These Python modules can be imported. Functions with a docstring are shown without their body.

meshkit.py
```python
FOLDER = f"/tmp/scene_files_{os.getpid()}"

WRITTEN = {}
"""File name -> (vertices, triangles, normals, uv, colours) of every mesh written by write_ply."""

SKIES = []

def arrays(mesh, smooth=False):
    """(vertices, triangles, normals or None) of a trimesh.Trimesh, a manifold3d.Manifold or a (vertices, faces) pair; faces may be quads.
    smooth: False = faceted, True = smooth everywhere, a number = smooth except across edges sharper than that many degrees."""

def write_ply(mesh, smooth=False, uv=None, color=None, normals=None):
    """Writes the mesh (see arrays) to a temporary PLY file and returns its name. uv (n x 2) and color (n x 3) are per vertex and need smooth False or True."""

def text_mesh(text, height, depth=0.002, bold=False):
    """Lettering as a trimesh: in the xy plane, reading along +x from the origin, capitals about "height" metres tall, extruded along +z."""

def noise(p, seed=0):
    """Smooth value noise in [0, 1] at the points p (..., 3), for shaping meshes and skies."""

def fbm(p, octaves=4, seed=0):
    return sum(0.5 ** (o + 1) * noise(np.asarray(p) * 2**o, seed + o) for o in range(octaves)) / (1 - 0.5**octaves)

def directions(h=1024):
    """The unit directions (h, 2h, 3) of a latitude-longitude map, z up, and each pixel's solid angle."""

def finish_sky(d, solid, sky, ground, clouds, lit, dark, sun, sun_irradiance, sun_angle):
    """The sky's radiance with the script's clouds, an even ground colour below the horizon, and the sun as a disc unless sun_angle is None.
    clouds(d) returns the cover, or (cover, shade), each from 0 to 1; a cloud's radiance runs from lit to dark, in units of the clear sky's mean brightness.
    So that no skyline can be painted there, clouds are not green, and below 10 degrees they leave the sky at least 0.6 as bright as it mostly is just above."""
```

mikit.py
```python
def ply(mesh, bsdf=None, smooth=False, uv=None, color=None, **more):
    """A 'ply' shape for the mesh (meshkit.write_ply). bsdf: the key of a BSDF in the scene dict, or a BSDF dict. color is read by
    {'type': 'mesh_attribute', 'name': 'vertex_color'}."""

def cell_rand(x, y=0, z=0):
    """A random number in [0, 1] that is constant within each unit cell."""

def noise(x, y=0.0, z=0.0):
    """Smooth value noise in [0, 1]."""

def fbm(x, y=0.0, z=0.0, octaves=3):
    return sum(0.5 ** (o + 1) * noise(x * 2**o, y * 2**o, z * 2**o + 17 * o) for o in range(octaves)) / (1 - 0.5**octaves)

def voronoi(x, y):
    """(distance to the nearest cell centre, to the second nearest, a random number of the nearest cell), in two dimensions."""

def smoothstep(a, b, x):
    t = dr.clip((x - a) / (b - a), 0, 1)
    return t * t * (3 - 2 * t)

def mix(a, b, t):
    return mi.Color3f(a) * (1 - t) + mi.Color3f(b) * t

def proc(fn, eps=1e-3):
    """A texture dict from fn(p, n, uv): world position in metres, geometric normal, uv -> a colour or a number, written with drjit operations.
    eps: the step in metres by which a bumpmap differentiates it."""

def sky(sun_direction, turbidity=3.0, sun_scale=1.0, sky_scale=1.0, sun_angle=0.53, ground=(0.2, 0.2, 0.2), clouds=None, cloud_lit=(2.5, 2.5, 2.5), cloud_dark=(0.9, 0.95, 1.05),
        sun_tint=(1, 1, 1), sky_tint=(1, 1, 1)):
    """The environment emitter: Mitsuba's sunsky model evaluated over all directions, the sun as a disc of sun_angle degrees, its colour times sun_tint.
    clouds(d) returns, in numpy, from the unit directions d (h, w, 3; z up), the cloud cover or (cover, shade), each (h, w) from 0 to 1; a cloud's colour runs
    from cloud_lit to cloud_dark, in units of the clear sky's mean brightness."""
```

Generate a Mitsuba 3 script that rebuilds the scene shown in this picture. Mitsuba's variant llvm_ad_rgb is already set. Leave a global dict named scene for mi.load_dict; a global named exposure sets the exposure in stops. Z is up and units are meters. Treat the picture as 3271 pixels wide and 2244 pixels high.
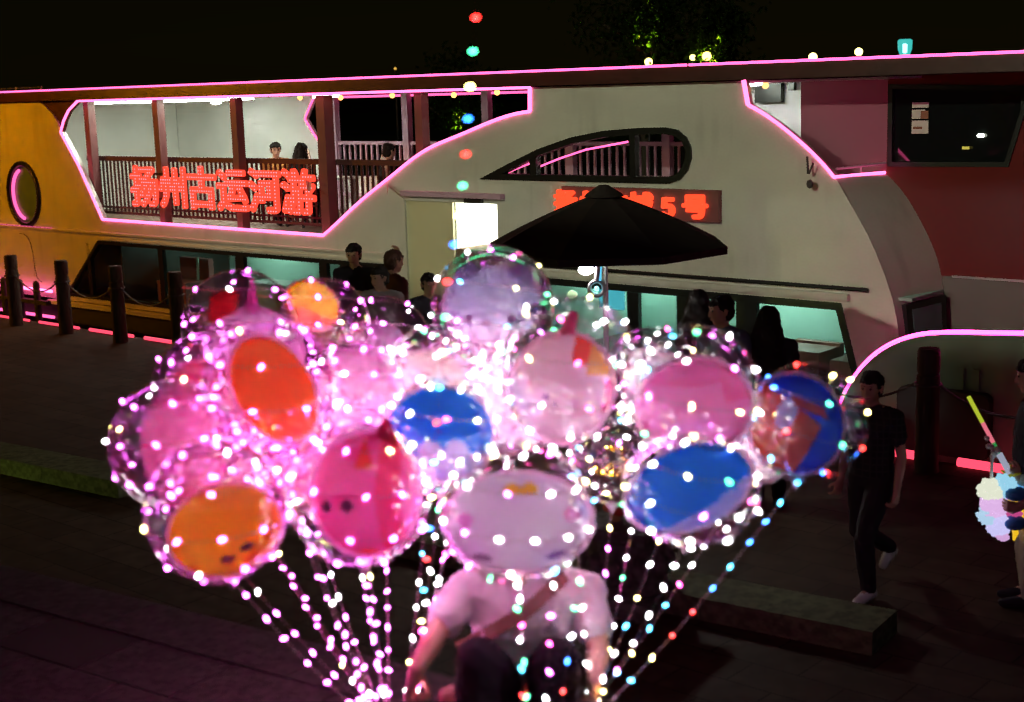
"""Night on a canal quay: a man crouches under a cloud of lit balloons, a neon-trimmed cruise boat lies behind him."""
import math
import numpy as np
import trimesh
import manifold3d as m3
import mitsuba as mi
import drjit as dr
from shapely.geometry import Polygon, LineString, Point, box as sbox
from shapely.ops import unary_union
from shapely import affinity
import mikit
import meshkit

T = mi.ScalarTransform4f
scene, labels = {}, {}

# ---------------------------------------------------------------- camera, sky, exposure
EYE = np.array([0, 0, 3.4])
scene['camera'] = {'type': 'thinlens', 'fov': 39.6, 'fov_axis': 'x', 'near_clip': 0.05, 'far_clip': 600.0,
                   'to_world': T().look_at(origin=[0, 0, 3.4], target=[-0.64693, 0.74055, 3.21817], up=[-0.09699, 0.15661, 0.98289]),
                   'aperture_radius': 0.0122, 'focus_distance': 14.5}
sky_light = mikit.sky([0.3, -0.6, 0.5], turbidity=3.0, sun_scale=0.0, sky_scale=0.01, sky_tint=(2.2, 1.3, 0.3))
sky_light['sampling_weight'] = 40.0
scene['sky'] = sky_light
exposure = 0.0

# ---------------------------------------------------------------- helpers
rng = np.random.default_rng(7)
counts = {}


def num(base):
    n = counts.get(base, -1) + 1
    counts[base] = n
    return base if n == 0 else f'{base}_{n:03d}'


def tag(key, label=None, category=None, group=None, kind=None):
    labels[key] = {k: v for k, v in (('label', label), ('category', category), ('group', group), ('kind', kind)) if v}


def add(key, mesh, bsdf, smooth=False, **more):
    key = num(key)
    scene[key] = mikit.ply(mesh, bsdf, smooth=smooth, **more)
    return key


def emit(key, mesh, rgb, weight=20.0, smooth=False, bsdf='black'):
    key = num(key)
    scene[key] = mikit.ply(mesh, bsdf, smooth=smooth, emitter={'type': 'area', 'radiance': {'type': 'rgb', 'value': [float(c) for c in rgb]}, 'sampling_weight': float(weight)})
    return key


def bx(x0, x1, y0, y1, z0, z1):
    b = trimesh.creation.box(extents=[x1 - x0, y1 - y0, z1 - z0])
    b.apply_translation([(x0 + x1) / 2, (y0 + y1) / 2, (z0 + z1) / 2])
    return b


def cat(*ms):
    return trimesh.util.concatenate(list(ms))


def plate(poly, y0, y1):
    """A shapely polygon in (x, z) made solid between y0 and y1."""
    out = []
    for g in getattr(poly, 'geoms', [poly]):
        m = trimesh.creation.extrude_polygon(g, y1 - y0, engine='earcut')
        v = np.array(m.vertices)
        out.append(trimesh.Trimesh(np.stack([v[:, 0], v[:, 2] + y0, v[:, 1]], 1), np.array(m.faces)[:, ::-1], process=False))
    return cat(*out)


def frame_of(d):
    d = np.asarray(d, float) / np.linalg.norm(d)
    a = np.array([0, 0, 1.0]) if abs(d[2]) < 0.9 else np.array([1.0, 0, 0])
    x = np.cross(a, d)
    x /= np.linalg.norm(x)
    return x, np.cross(d, x), d


def tube(path, r, n=8, closed=False):
    p = np.asarray(path, float)
    k = len(p)
    r = np.broadcast_to(np.asarray(r, float), (k,))
    t = np.gradient(p, axis=0) if not closed else np.roll(p, -1, 0) - np.roll(p, 1, 0)
    x = frame_of(t[0])[0]
    rings = []
    for i in range(k):
        d = t[i] / np.linalg.norm(t[i])
        x = x - d * (x @ d)
        x /= np.linalg.norm(x)
        y = np.cross(d, x)
        a = np.arange(n) * 2 * np.pi / n
        rings.append(p[i] + r[i] * (np.cos(a)[:, None] * x + np.sin(a)[:, None] * y))
    v = np.vstack(rings)
    f = []
    for i in range(k if closed else k - 1):
        j = (i + 1) % k
        for a in range(n):
            b = (a + 1) % n
            f += [[i * n + a, i * n + b, j * n + b], [i * n + a, j * n + b, j * n + a]]
    if not closed:
        v = np.vstack([v, p[0], p[-1]])
        for a in range(n):
            b = (a + 1) % n
            f += [[k * n, b, a], [k * n + 1, (k - 1) * n + a, (k - 1) * n + b]]
    return trimesh.Trimesh(v, np.array(f), process=False)


def cyl(p0, p1, r, n=12):
    return tube([p0, np.asarray(p0) + 0.5 * (np.asarray(p1, float) - p0), p1], r, n)


def lathe(profile, n=20, at=(0, 0, 0)):
    m = trimesh.creation.revolve(np.array(profile, float), sections=n)
    m.apply_translation(at)
    return m


def smooth_line(pts, n=60):
    from scipy.interpolate import CubicSpline
    p = np.asarray(pts, float)
    s = np.r_[0, np.cumsum(np.linalg.norm(np.diff(p, axis=0), axis=1))]
    return CubicSpline(s, p)(np.linspace(0, s[-1], n))


def ball(r, c=(0, 0, 0), sub=2, scale=(1, 1, 1)):
    m = trimesh.creation.icosphere(subdivisions=sub, radius=r)
    m.apply_scale(scale)
    m.apply_translation(c)
    return m


# ---------------------------------------------------------------- materials
def prin(base, rough=0.5, **kw):
    b = {'type': 'rgb', 'value': list(base)} if not isinstance(base, dict) else base
    return {'type': 'twosided', 'bsdf': {'type': 'principled', 'base_color': b, 'roughness': rough, **kw}}


def grain(a, b, f=6.0, contrast=1.0, f2=None):
    g = f2 or f

    def fn(p, n, uv):
        k = mikit.fbm(p.x * f, p.y * f, p.z * g, 3)
        return mikit.mix(a, b, dr.clip((k - 0.5) * 2.2 * contrast + 0.5, 0, 1))
    return mikit.proc(fn)


def hull_fn(p, n, uv):
    k = mikit.fbm(p.x * 0.9, p.y * 0.9, p.z * 1.4, 3)
    s = mikit.fbm(p.x * 5.0, p.y * 5.0, p.z * 0.7, 3)          # rain streaks run down the paint
    g = mikit.noise(p.x * 55, p.y * 55, p.z * 55)
    t = dr.clip(0.25 + 0.7 * (k - 0.35) + 0.5 * dr.maximum(s - 0.55, 0) * 2 + 0.12 * (g - 0.5), 0, 1)
    return mikit.mix((0.66, 0.65, 0.57), (0.40, 0.39, 0.34), t)


scene['cream_paint'] = prin(mikit.proc(hull_fn), 0.32, clearcoat=0.5, clearcoat_gloss=0.8)
scene['maroon_paint'] = prin(grain((0.06, 0.013, 0.010), (0.04, 0.009, 0.007), 3.0), 0.35, clearcoat=0.4, clearcoat_gloss=0.7)
scene['rail_dark'] = prin((0.055, 0.020, 0.016), 0.5)
scene['bow_maroon'] = prin((0.12, 0.006, 0.005), 0.4, specular=0.2)
scene['maroon_post'] = prin((0.175, 0.062, 0.060), 0.45)
scene['neon_tinted_paint'] = prin(grain((0.50, 0.32, 0.42), (0.42, 0.27, 0.36), 6.0), 0.5)  # pink of the neon light is mixed into this base colour
scene['roof_felt'] = prin((0.045, 0.026, 0.024), 0.85)
scene['white_wall'] = prin(grain((0.72, 0.75, 0.70), (0.66, 0.70, 0.65), 2.0), 0.6)
scene['teal_wall'] = prin((0.290, 0.465, 0.400), 0.5)
scene['deck_wood'] = prin((0.130, 0.072, 0.050), 0.6)
scene['black'] = prin((0.012, 0.012, 0.012), 0.4)
scene['rubber'] = prin((0.028, 0.027, 0.025), 0.8)
scene['black_frame'] = prin((0.010, 0.011, 0.010), 0.3)
scene['dark_glass'] = prin((0.006, 0.008, 0.008), 0.03, specular=0.6)
scene['pane_glass'] = {'type': 'thindielectric', 'int_ior': 1.5}
scene['porthole_glass'] = prin((0.10, 0.17, 0.17), 0.08)
scene['steel'] = prin((0.42, 0.42, 0.42), 0.35, metallic=0.8)
scene['table_white'] = prin((0.75, 0.75, 0.72), 0.5)
scene['grey_panel'] = prin(grain((0.27, 0.36, 0.27), (0.20, 0.28, 0.21), 2.5), 0.4)
scene['door_paint'] = prin((0.60, 0.57, 0.36), 0.45)
scene['stone'] = prin(grain((0.12, 0.12, 0.10), (0.05, 0.05, 0.042), 18.0, 1.3), 0.85)
scene['kerb_stone'] = prin(grain((0.11, 0.12, 0.06), (0.06, 0.065, 0.035), 22.0, 1.3), 0.9, specular=0.15)
scene['post_wood'] = prin(grain((0.055, 0.036, 0.018), (0.032, 0.021, 0.012), 20.0, 1.2, 3.0), 0.75)
scene['chain_iron'] = prin((0.05, 0.045, 0.04), 0.6)
scene['bark'] = prin((0.090, 0.068, 0.045), 0.9)
scene['leaf'] = {'type': 'principledthin', 'base_color': {'type': 'rgb', 'value': [0.02, 0.036, 0.006]}, 'roughness': 0.5, 'diff_trans': 0.8}
scene['umbrella_cloth'] = prin((0.020, 0.013, 0.010), 0.85)


def quay_fn(p, n, uv):
    cx, cy = p.x / 0.6, p.y / 0.3
    off = dr.floor(cy) * 0.5
    j = dr.minimum(dr.abs(cx + off - dr.round(cx + off)) * 0.6, dr.abs(cy - dr.round(cy)) * 0.3)
    r = mikit.cell_rand(dr.floor(cx + off), dr.floor(cy), 5)
    k = mikit.fbm(p.x * 9, p.y * 9, 0, 3)
    return mikit.mix((0.032, 0.018, 0.010), (0.072, 0.040, 0.022), dr.clip(0.45 * r + 0.8 * k - 0.15, 0, 1)) * dr.select(j < 0.006, 0.45, 1.0) * 0.7


scene['quay_stone'] = prin(mikit.proc(quay_fn), 0.8, specular=0.15)
scene['terrace_stone'] = prin(grain((0.07, 0.062, 0.058), (0.038, 0.034, 0.032), 25.0, 1.2), 0.75, specular=0.2)
scene['terrace_stone_dark'] = prin((0.044, 0.039, 0.037), 0.75, specular=0.2)
scene['bed_mortar'] = prin((0.03, 0.028, 0.025), 0.9)
scene['water_surface'] = prin((0.006, 0.010, 0.008), 0.08)
scene['bank_earth'] = prin(grain((0.03, 0.028, 0.018), (0.05, 0.045, 0.03), 1.0), 0.95)
scene['skin'] = prin(grain((0.55, 0.33, 0.23), (0.49, 0.28, 0.19), 14.0), 0.5)
scene['hair'] = prin((0.017, 0.014, 0.012), 0.75, specular=0.12)
scene['cloth_black'] = prin((0.020, 0.018, 0.021), 0.85, specular=0.15)
scene['cloth_trousers'] = prin((0.005, 0.004, 0.006), 0.8, specular=0.15)
scene['cloth_polo'] = prin(grain((0.70, 0.66, 0.70), (0.62, 0.58, 0.63), 30.0), 0.8, specular=0.15)
scene['cloth_blue'] = prin((0.115, 0.140, 0.215), 0.85, specular=0.15)
scene['cloth_light'] = prin((0.330, 0.300, 0.300), 0.85, specular=0.15)
scene['cloth_orange'] = prin((0.45, 0.20, 0.06), 0.85, specular=0.15)
scene['cloth_beige'] = prin((0.385, 0.345, 0.245), 0.85, specular=0.15)
scene['cloth_yellow'] = prin((0.75, 0.50, 0.03), 0.8, specular=0.15)


def plaid_fn(p, n, uv):
    a = dr.abs(dr.sin(p.z * 70)) > 0.93
    b = dr.abs(dr.sin((p.x + p.y) * 60)) > 0.93
    return dr.select(a | b, mi.Color3f(0.030, 0.027, 0.030), mi.Color3f(0.016, 0.016, 0.019))


scene['cloth_plaid'] = prin(mikit.proc(plaid_fn), 0.85, specular=0.15)
scene['strap_leather'] = prin((0.170, 0.085, 0.060), 0.6)
scene['balloon_film'] = {'type': 'blendbsdf', 'weight': 0.014, 'clear': {'type': 'thindielectric', 'int_ior': 1.75},
                         'milky': {'type': 'principledthin', 'base_color': {'type': 'rgb', 'value': [0.88, 0.82, 0.92]}, 'roughness': 0.3, 'diff_trans': 1.0}}
scene['balloon_film_clear'] = {'type': 'thindielectric', 'int_ior': 1.85}
scene['printed_film'] = {'type': 'principledthin', 'base_color': {'type': 'mesh_attribute', 'name': 'vertex_color'}, 'roughness': 0.2, 'diff_trans': 0.9, 'spec_trans': 0.0}
scene['wire_copper'] = prin((0.6, 0.5, 0.5), 0.35, metallic=0.9)
scene['clear_plastic'] = prin((0.75, 0.75, 0.78), 0.3)
scene['sole_white'] = prin((0.7, 0.7, 0.7), 0.6)
scene['gold_foil'] = prin((0.85, 0.55, 0.10), 0.25, metallic=0.9)
scene['gold_paper'] = prin((0.45, 0.33, 0.12), 0.5)
scene['red_ribbon'] = prin((0.55, 0.08, 0.04), 0.5)
scene['print_white'] = prin((0.6, 0.6, 0.52), 0.6)
scene['print_brown'] = prin((0.25, 0.10, 0.05), 0.6)
scene['ink'] = prin((0.12, 0.08, 0.14), 0.7)
scene['iris'] = prin((0.02, 0.015, 0.012), 0.2)

LAMP_MAIN = (3750, 4000, 2850)
LAMP_ORANGE = (1250, 390, 0)
PT = {(1472, 141): (-21.338, 30.0, 3.942), (1572, 131): (-20.01, 30.0, 4.003), (1604, 128): (-19.599, 30.0, 4.02), (1845, 130): (-16.691, 30.0, 3.895), (1949, 118): (-15.531, 30.0, 3.97), (897, 156): (-30.43, 30.0, 4.059), (2054, 107): (-14.414, 30.0, 4.032)}
PINK_NEON = (4.6, 0.46, 1.45)
COOL_WHITE = (1.0, 1.06, 0.93)

# ---------------------------------------------------------------- ground, water, far bank
add('quay', bx(-70, 40, -30, 11.78, -1.6, 0.0), 'quay_stone')
tag('quay', kind='structure', label='dark brown paved quay along the water', category='quay')
add('water', bx(-300, 250, 11.79, 24.0, -1.7, -0.55), 'water_surface')
tag('water', kind='structure', label='black canal water under the boat', category='water')
add('far_bank', bx(-400, 300, 24.01, 420, -1.6, 0.3), 'bank_earth')
tag('far_bank', kind='structure', label='dark far bank behind the boat', category='bank')

# terrace that the man crouches on: a body with single stone tiles
TA = math.atan2(0.38, 2.97)
ca, sa = math.cos(TA), math.sin(TA)


def terr(u, v, z=0.0):
    """u along the terrace edge, v out from the edge towards the steps' upper side."""
    return np.array([-4.07 + ca * u + sa * v, 4.13 + sa * u - ca * v, z])


RT = T().translate([-4.07, 4.13, 0]).rotate([0, 0, 1], math.degrees(TA))
k = add('terrace', bx(-9, 12, -9.0, -0.002, 0.001, 0.868), 'bed_mortar', to_world=RT)
tag(k, kind='structure', label='raised stone terrace that the man crouches on', category='terrace')
tile_a, tile_b = [], []
tile = trimesh.creation.box(extents=[0.592, 0.392, 0.04])
tv = np.array(tile.vertices)
tv[tv[:, 2] > 0, :2] *= 0.992
tile = trimesh.Trimesh(tv, tile.faces, process=False)
ta, tb = mikit.ply(tile, 'terrace_stone'), mikit.ply(tile, 'terrace_stone_dark')
for iy in range(9):
    for ix in range(-12, 13):
        u, v = (ix + 0.5 * (iy % 2)) * 0.6, -0.33 - (iy + 0.5) * 0.4
        if len(tile_a) >= 290:
            break
        tile_a.append(1)
        scene[num('terrace__tile')] = {**(ta if rng.random() < 0.6 else tb), 'to_world': RT @ T().translate([u, v, 0.879 + rng.uniform(-0.0015, 0.0015)]).rotate([0, 0, 1], rng.normal() * 0.15)}
for ix in range(-7, 8):
    m = bx(-0.597, 0.597, -0.33, 0.03, 0.855, 0.905)
    scene[num('terrace__edge_stone')] = {**mikit.ply(m, 'terrace_stone'), 'to_world': RT @ T().translate([ix * 1.2, 0, 0])}


# low stone kerbs on the quay
def kerb(u0, u1, label):
    key = num('stone_kerb')
    n = max(1, round((u1 - u0) / 1.1))
    for i in range(n):
        a, b = u0 + (u1 - u0) * i / n, u0 + (u1 - u0) * (i + 1) / n
        m = bx(a + 0.004, b - 0.004, 0, 0.42, -0.02, 0.15)
        scene[num(f'{key}__block')] = {**mikit.ply(m, 'kerb_stone'), 'to_world': T().translate([-10.85, 6.66, 0]).rotate([0, 0, 1], 6.0)}
    tag(key, label, 'kerb', 'low stone kerbs on the quay')


kerb(-9.0, 0.42, 'low stone kerb at the left edge, ending left of the balloons')
kerb(2.6, 7.2, 'low stone kerb at the lower right, between pedestal and walking boy')

# ---------------------------------------------------------------- cruise boat
B = 'cruise_boat'
tag(B, 'cream double-deck cruise boat with pink neon outlines and red lit signs', 'boat')
YB = 13.5
open_1 = Polygon([(-21.228, 3.402), (-21.53, 3.247), (-21.704, 3.079), (-21.829, 2.888), (-21.365, 2.327), (-20.787, 1.441), (-15.282, 1.419), (-14.827, 1.705), (-14.461, 1.937), (-13.807, 2.304), (-13.185, 2.631), (-12.591, 2.819), (-12.031, 2.988), (-11.376, 3.111), (-11.366, 3.403)])
maroon_1 = Polygon([(-22.812, 3.61), (-22.292, 3.346), (-22.067, 3.201), (-21.901, 3.036), (-21.829, 2.888), (-21.704, 3.079), (-21.53, 3.247), (-21.228, 3.402), (-11.366, 3.403), (-11.045, 3.437), (-11.038, 3.646)])
open_2 = Polygon([(-8.336, 3.414), (-8.28, 3.145), (-7.953, 2.968), (-7.739, 2.823), (-7.58, 2.703), (-7.241, 2.394), (-7.008, 2.034), (-6.864, 1.811), (-6.751, 1.588), (-6.649, 1.365), (-6.566, 1.142), (-6.512, 0.916), (-6.467, 0.643), (-6.417, 0.137), (-4.843, 0.327), (-4.968, 3.451), (-8.336, 3.512)])
tear = Polygon([(-12.243, 2.269), (-11.781, 2.458), (-11.251, 2.658), (-10.744, 2.796), (-10.253, 2.873), (-9.787, 2.902), (-9.381, 2.91), (-9.2, 2.88), (-9.082, 2.796), (-9.024, 2.683), (-9.019, 2.561), (-9.074, 2.422), (-9.176, 2.321), (-9.339, 2.273), (-10.739, 2.27)])
tear_s = tear.buffer(0.03).buffer(-0.03)
porthole = Polygon([(-23.19 + 0.50 * math.cos(a), 1.795 + 0.545 * math.sin(a)) for a in np.linspace(0, 2 * np.pi, 40)[:-1]])
door_hole = sbox(-13.632, 0.02, -11.972, 1.96)
win_left = Polygon([(-22.124, 0.06), (-20.995, 1.075), (-13.92, 1.075), (-13.92, 0.06)])
win_right = Polygon([(-11.3, 0.06), (-11.3, 1.07), (-7.146, 1.06), (-6.93, 0.31), (-6.86, 0.06)])
roof_z = 3.40
wall = sbox(-31.0, -0.02, -6.3, roof_z)
for h in (open_1, maroon_1.buffer(0), open_2, tear_s, porthole, door_hole, win_left, win_right):
    wall = wall.difference(h.buffer(0))
wall = max(wall.geoms, key=lambda g: g.area) if hasattr(wall, 'geoms') else wall
add(f'{B}__side_wall', plate(wall, YB, YB + 0.09), 'cream_paint')
add(f'{B}__maroon_panel', plate(maroon_1.buffer(0).difference(open_1).intersection(sbox(-31, 0, 0, roof_z)), YB + 0.03, YB + 0.08), 'maroon_paint')
# hull below the windows, rubbing strake, ledges
add(f'{B}__hull', bx(-32, -2.6, YB + 0.12, 18.3, -0.75, 0.0), 'rubber')
add(f'{B}__rubbing_strake', bx(-22.6, -6.7, YB - 0.10, YB + 0.10, -0.105, -0.04), 'cream_paint')
add(f'{B}__gunwale', bx(-32, -6.2, YB - 0.05, YB + 0.115, -0.40, -0.115), 'rubber')
add(f'{B}__ledge', bx(-31, -13.9, YB - 0.05, YB - 0.001, 1.19, 1.225), 'cream_paint')
add(f'{B}__ledge', bx(-21.0, -13.9, YB - 0.035, YB - 0.001, 1.095, 1.125), 'cream_paint')
add(f'{B}__ledge', bx(-11.35, -7.05, YB - 0.06, YB - 0.001, 1.10, 1.165), 'cream_paint')
add(f'{B}__trim_rod', cyl((-11.5, YB - 0.04, 1.225), (-6.83, YB - 0.04, 1.225), 0.022), 'black_frame', smooth=40)

# roof with dark fascia
add(f'{B}__roof', bx(-32, -1.5, YB + 0.02, 18.4, roof_z + 0.004, roof_z + 0.12), 'roof_felt')
add(f'{B}__fascia', bx(-32, -1.5, YB - 0.12, YB + 0.018, 3.415, 3.575), 'maroon_paint')


def neon(key, path, r=0.017, rgb=PINK_NEON, w=40.0):
    return emit(key, tube(path, r, 8), rgb, w)


def xz_path(pts, y):
    return [(x, y, z) for x, z in pts]


def densify(pts, step=0.25):
    p = np.asarray(pts, float)
    out = [p[0]]
    for a, b in zip(p[:-1], p[1:]):
        n = max(1, int(np.linalg.norm(b - a) / step))
        out += [a + (b - a) * (i + 1) / n for i in range(n)]
    return np.array(out)


for a, b in ((-31.5, -22.0), (-21.97, -18.6), (-18.57, -14.2), (-14.17, -9.0), (-8.97, -1.6)):
    neon(f'{B}__roof_neon_tube', [(a, YB - 0.125, 3.592), ((a + b) / 2, YB - 0.125, 3.592), (b, YB - 0.125, 3.592)], 0.016, tuple(0.62 * q for q in PINK_NEON))
o1 = list(open_1.exterior.coords)[:-1]
c = np.array([(x, YB - 0.015, z) for x, z in o1])
neon(f'{B}__opening_neon_tube', densify(c[0:6]), 0.022, w=60)
neon(f'{B}__opening_neon_tube', densify(c[5:7]), 0.023, w=60)
neon(f'{B}__opening_neon_tube', smooth_line(c[6:14], 40), 0.021, w=60)
neon(f'{B}__opening_neon_tube', densify(np.vstack([c[13:15]])), 0.024, w=30)
neon(f'{B}__opening_neon_tube', densify(np.vstack([c[14], c[0]])), 0.021, w=60)
o2 = [(-8.336, 3.409), (-8.28, 3.145), (-7.953, 2.968), (-7.739, 2.823), (-7.58, 2.703), (-7.241, 2.385)]
c2 = np.array([(x, YB - 0.02, z) for x, z in o2])
neon(f'{B}__bow_neon_tube', densify(c2[0:2], 0.1), 0.026, w=30)
neon(f'{B}__bow_neon_tube', smooth_line(c2[1:6], 24), 0.020, w=50)
p_in = np.array((-7.09, 14.35, 2.38))
neon(f'{B}__bow_neon_tube', [c2[5], (c2[5] + p_in) / 2, p_in + [0, -0.02, 0]], 0.019, w=40)

# arch return on the bow side: ruled surface from the wall's edge to the cabin behind it
e1 = smooth_line([(x, YB + 0.001, z) for x, z in [(-7.241, 2.394), (-7.008, 2.034), (-6.864, 1.811), (-6.751, 1.588), (-6.649, 1.365), (-6.566, 1.142), (-6.512, 0.916), (-6.467, 0.643), (-6.417, 0.137)]], 30)
e2 = smooth_line([(x, 14.35, z) for x, z in [(-7.09, 2.37), (-6.829, 2.111), (-6.662, 1.857), (-6.526, 1.603), (-6.441, 1.372), (-6.4, 1.137), (-6.388, 0.853), (-6.374, 0.518), (-6.357, 0.085)]], 30)
v = np.vstack([e1, e2])
f = [[i, i + 1, i + 31] for i in range(29)] + [[i, i + 31, i + 30] for i in range(29)]
add(f'{B}__arch_return', trimesh.Trimesh(v, np.array(f), process=False), 'cream_paint', smooth=True)
# low side window in the return
q = [np.array((-6.52, 13.62, 1.074)), np.array((-6.383, 14.28, 1.1)), np.array((-6.349, 14.28, 0.603)), np.array((-6.466, 13.62, 0.624))]
cq = sum(q) / 4
nx = np.cross(q[1] - q[0], q[3] - q[0])
nx /= np.linalg.norm(nx)
if nx @ (EYE - cq) < 0:
    nx = -nx


def quad_slab(q, n, t):
    v = np.vstack([np.array(q), np.array(q) - n * t])
    return trimesh.convex.convex_hull(v)


add(f'{B}__bow_window_frame', quad_slab([p + nx * 0.05 for p in q], nx, 0.06), 'black_frame')
qi = [cq + (p - cq) * 0.72 for p in q]
add(f'{B}__bow_window_pane', quad_slab([p + nx * 0.058 for p in qi], nx, 0.006), 'porthole_glass')

# bow cabin behind the arch (y = 14.35)
xw = -8.127
cabin_pts = [(-8.131, 3.546), (-8.124, 2.669), (-7.669, 2.322), (-7.09, 2.38)]
bridge_win = Polygon([(-7.068, 3.322), (-5.581, 3.269), (-5.572, 3.029), (-5.733, 2.459), (-7.06, 2.446)])
cab = Polygon(cabin_pts + [(-6.15, 3.41), (-1.8, 3.41), (-1.8, -0.02)] + [(-6.362, 0.084), (-6.395, 0.947), (-6.441, 1.362), (-6.526, 1.594), (-6.662, 1.847), (-6.829, 2.101), (-7.079, 2.366)][0:0])
cab = Polygon([(-8.132, 3.594), (-8.124, 2.645), (-7.669, 2.312), (-7.09, 2.37), (-6.829, 2.101), (-6.662, 1.847), (-6.526, 1.594), (-6.441, 1.362), (-6.39, 0.948), (-6.354, -0.012), (-4.29, 0.237), (-4.449, 3.469)]).buffer(0).intersection(sbox(-12, -0.02, -1.6, 3.405))
purple = cab.intersection(sbox(-12, 0, -7.078, 4))
maroon_2 = cab.difference(purple).difference(bridge_win)
low_z = 1.298
grey_low = maroon_2.intersection(sbox(-12, -1, 0, low_z))
maroon_2 = maroon_2.intersection(sbox(-12, low_z, 0, 4))
add(f'{B}__balcony_wall', plate(purple, 14.35, 14.42), prin((0.27, 0.075, 0.125), 0.5))
add(f'{B}__bow_panel', plate(maroon_2, 14.345, 14.42), 'bow_maroon')
add(f'{B}__bow_lower_panel', plate(grey_low, 14.36, 14.42), prin((0.11, 0.09, 0.075), 0.5))
add(f'{B}__bow_seam', bx(-6.3, -1.7, 14.33, 14.344, low_z - 0.012, low_z + 0.012), 'steel')
bw = add(f'{B}__bridge_window', plate(bridge_win.buffer(-0.01), 14.40, 14.415), 'dark_glass')
add(f'{B}__bridge_window_frame', plate(bridge_win.difference(bridge_win.buffer(-0.05)), 14.325, 14.40), 'black_frame')
# notices behind the bridge window
nx0, nx1 = -6.818, -6.63
for i, (za, zb, mat) in enumerate([(2.793, 2.932, 'print_white'), (2.95, 3.047, 'print_white'), (3.066, 3.125, 'print_white')]):
    add(f'{B}__window_notice', bx(nx0, nx1 - 0.04 * (i == 1), 14.385, 14.395, za, zb), mat)
add(f'{B}__window_notice', bx(nx0 + 0.02, nx0 + 0.12, 14.378, 14.384, 2.844, 2.867), 'print_brown')
add(f'{B}__window_notice', bx(nx1 - 0.085, nx1, 14.378, 14.384, 2.95, 3.033), 'print_brown')
emit(f'{B}__lamp_glint', ball(0.028, (-6.048, 14.37, 2.774), 1, (1.6, 0.5, 0.9)), (5, 5.4, 4.2), 4)  # small glow stands for a lamp reflected in the window
emit(f'{B}__dash_light', bx(-6.238, -6.162, 14.35, 14.36, 2.634, 2.662), (0.5, 0.42, 0.06), 1)
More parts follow.
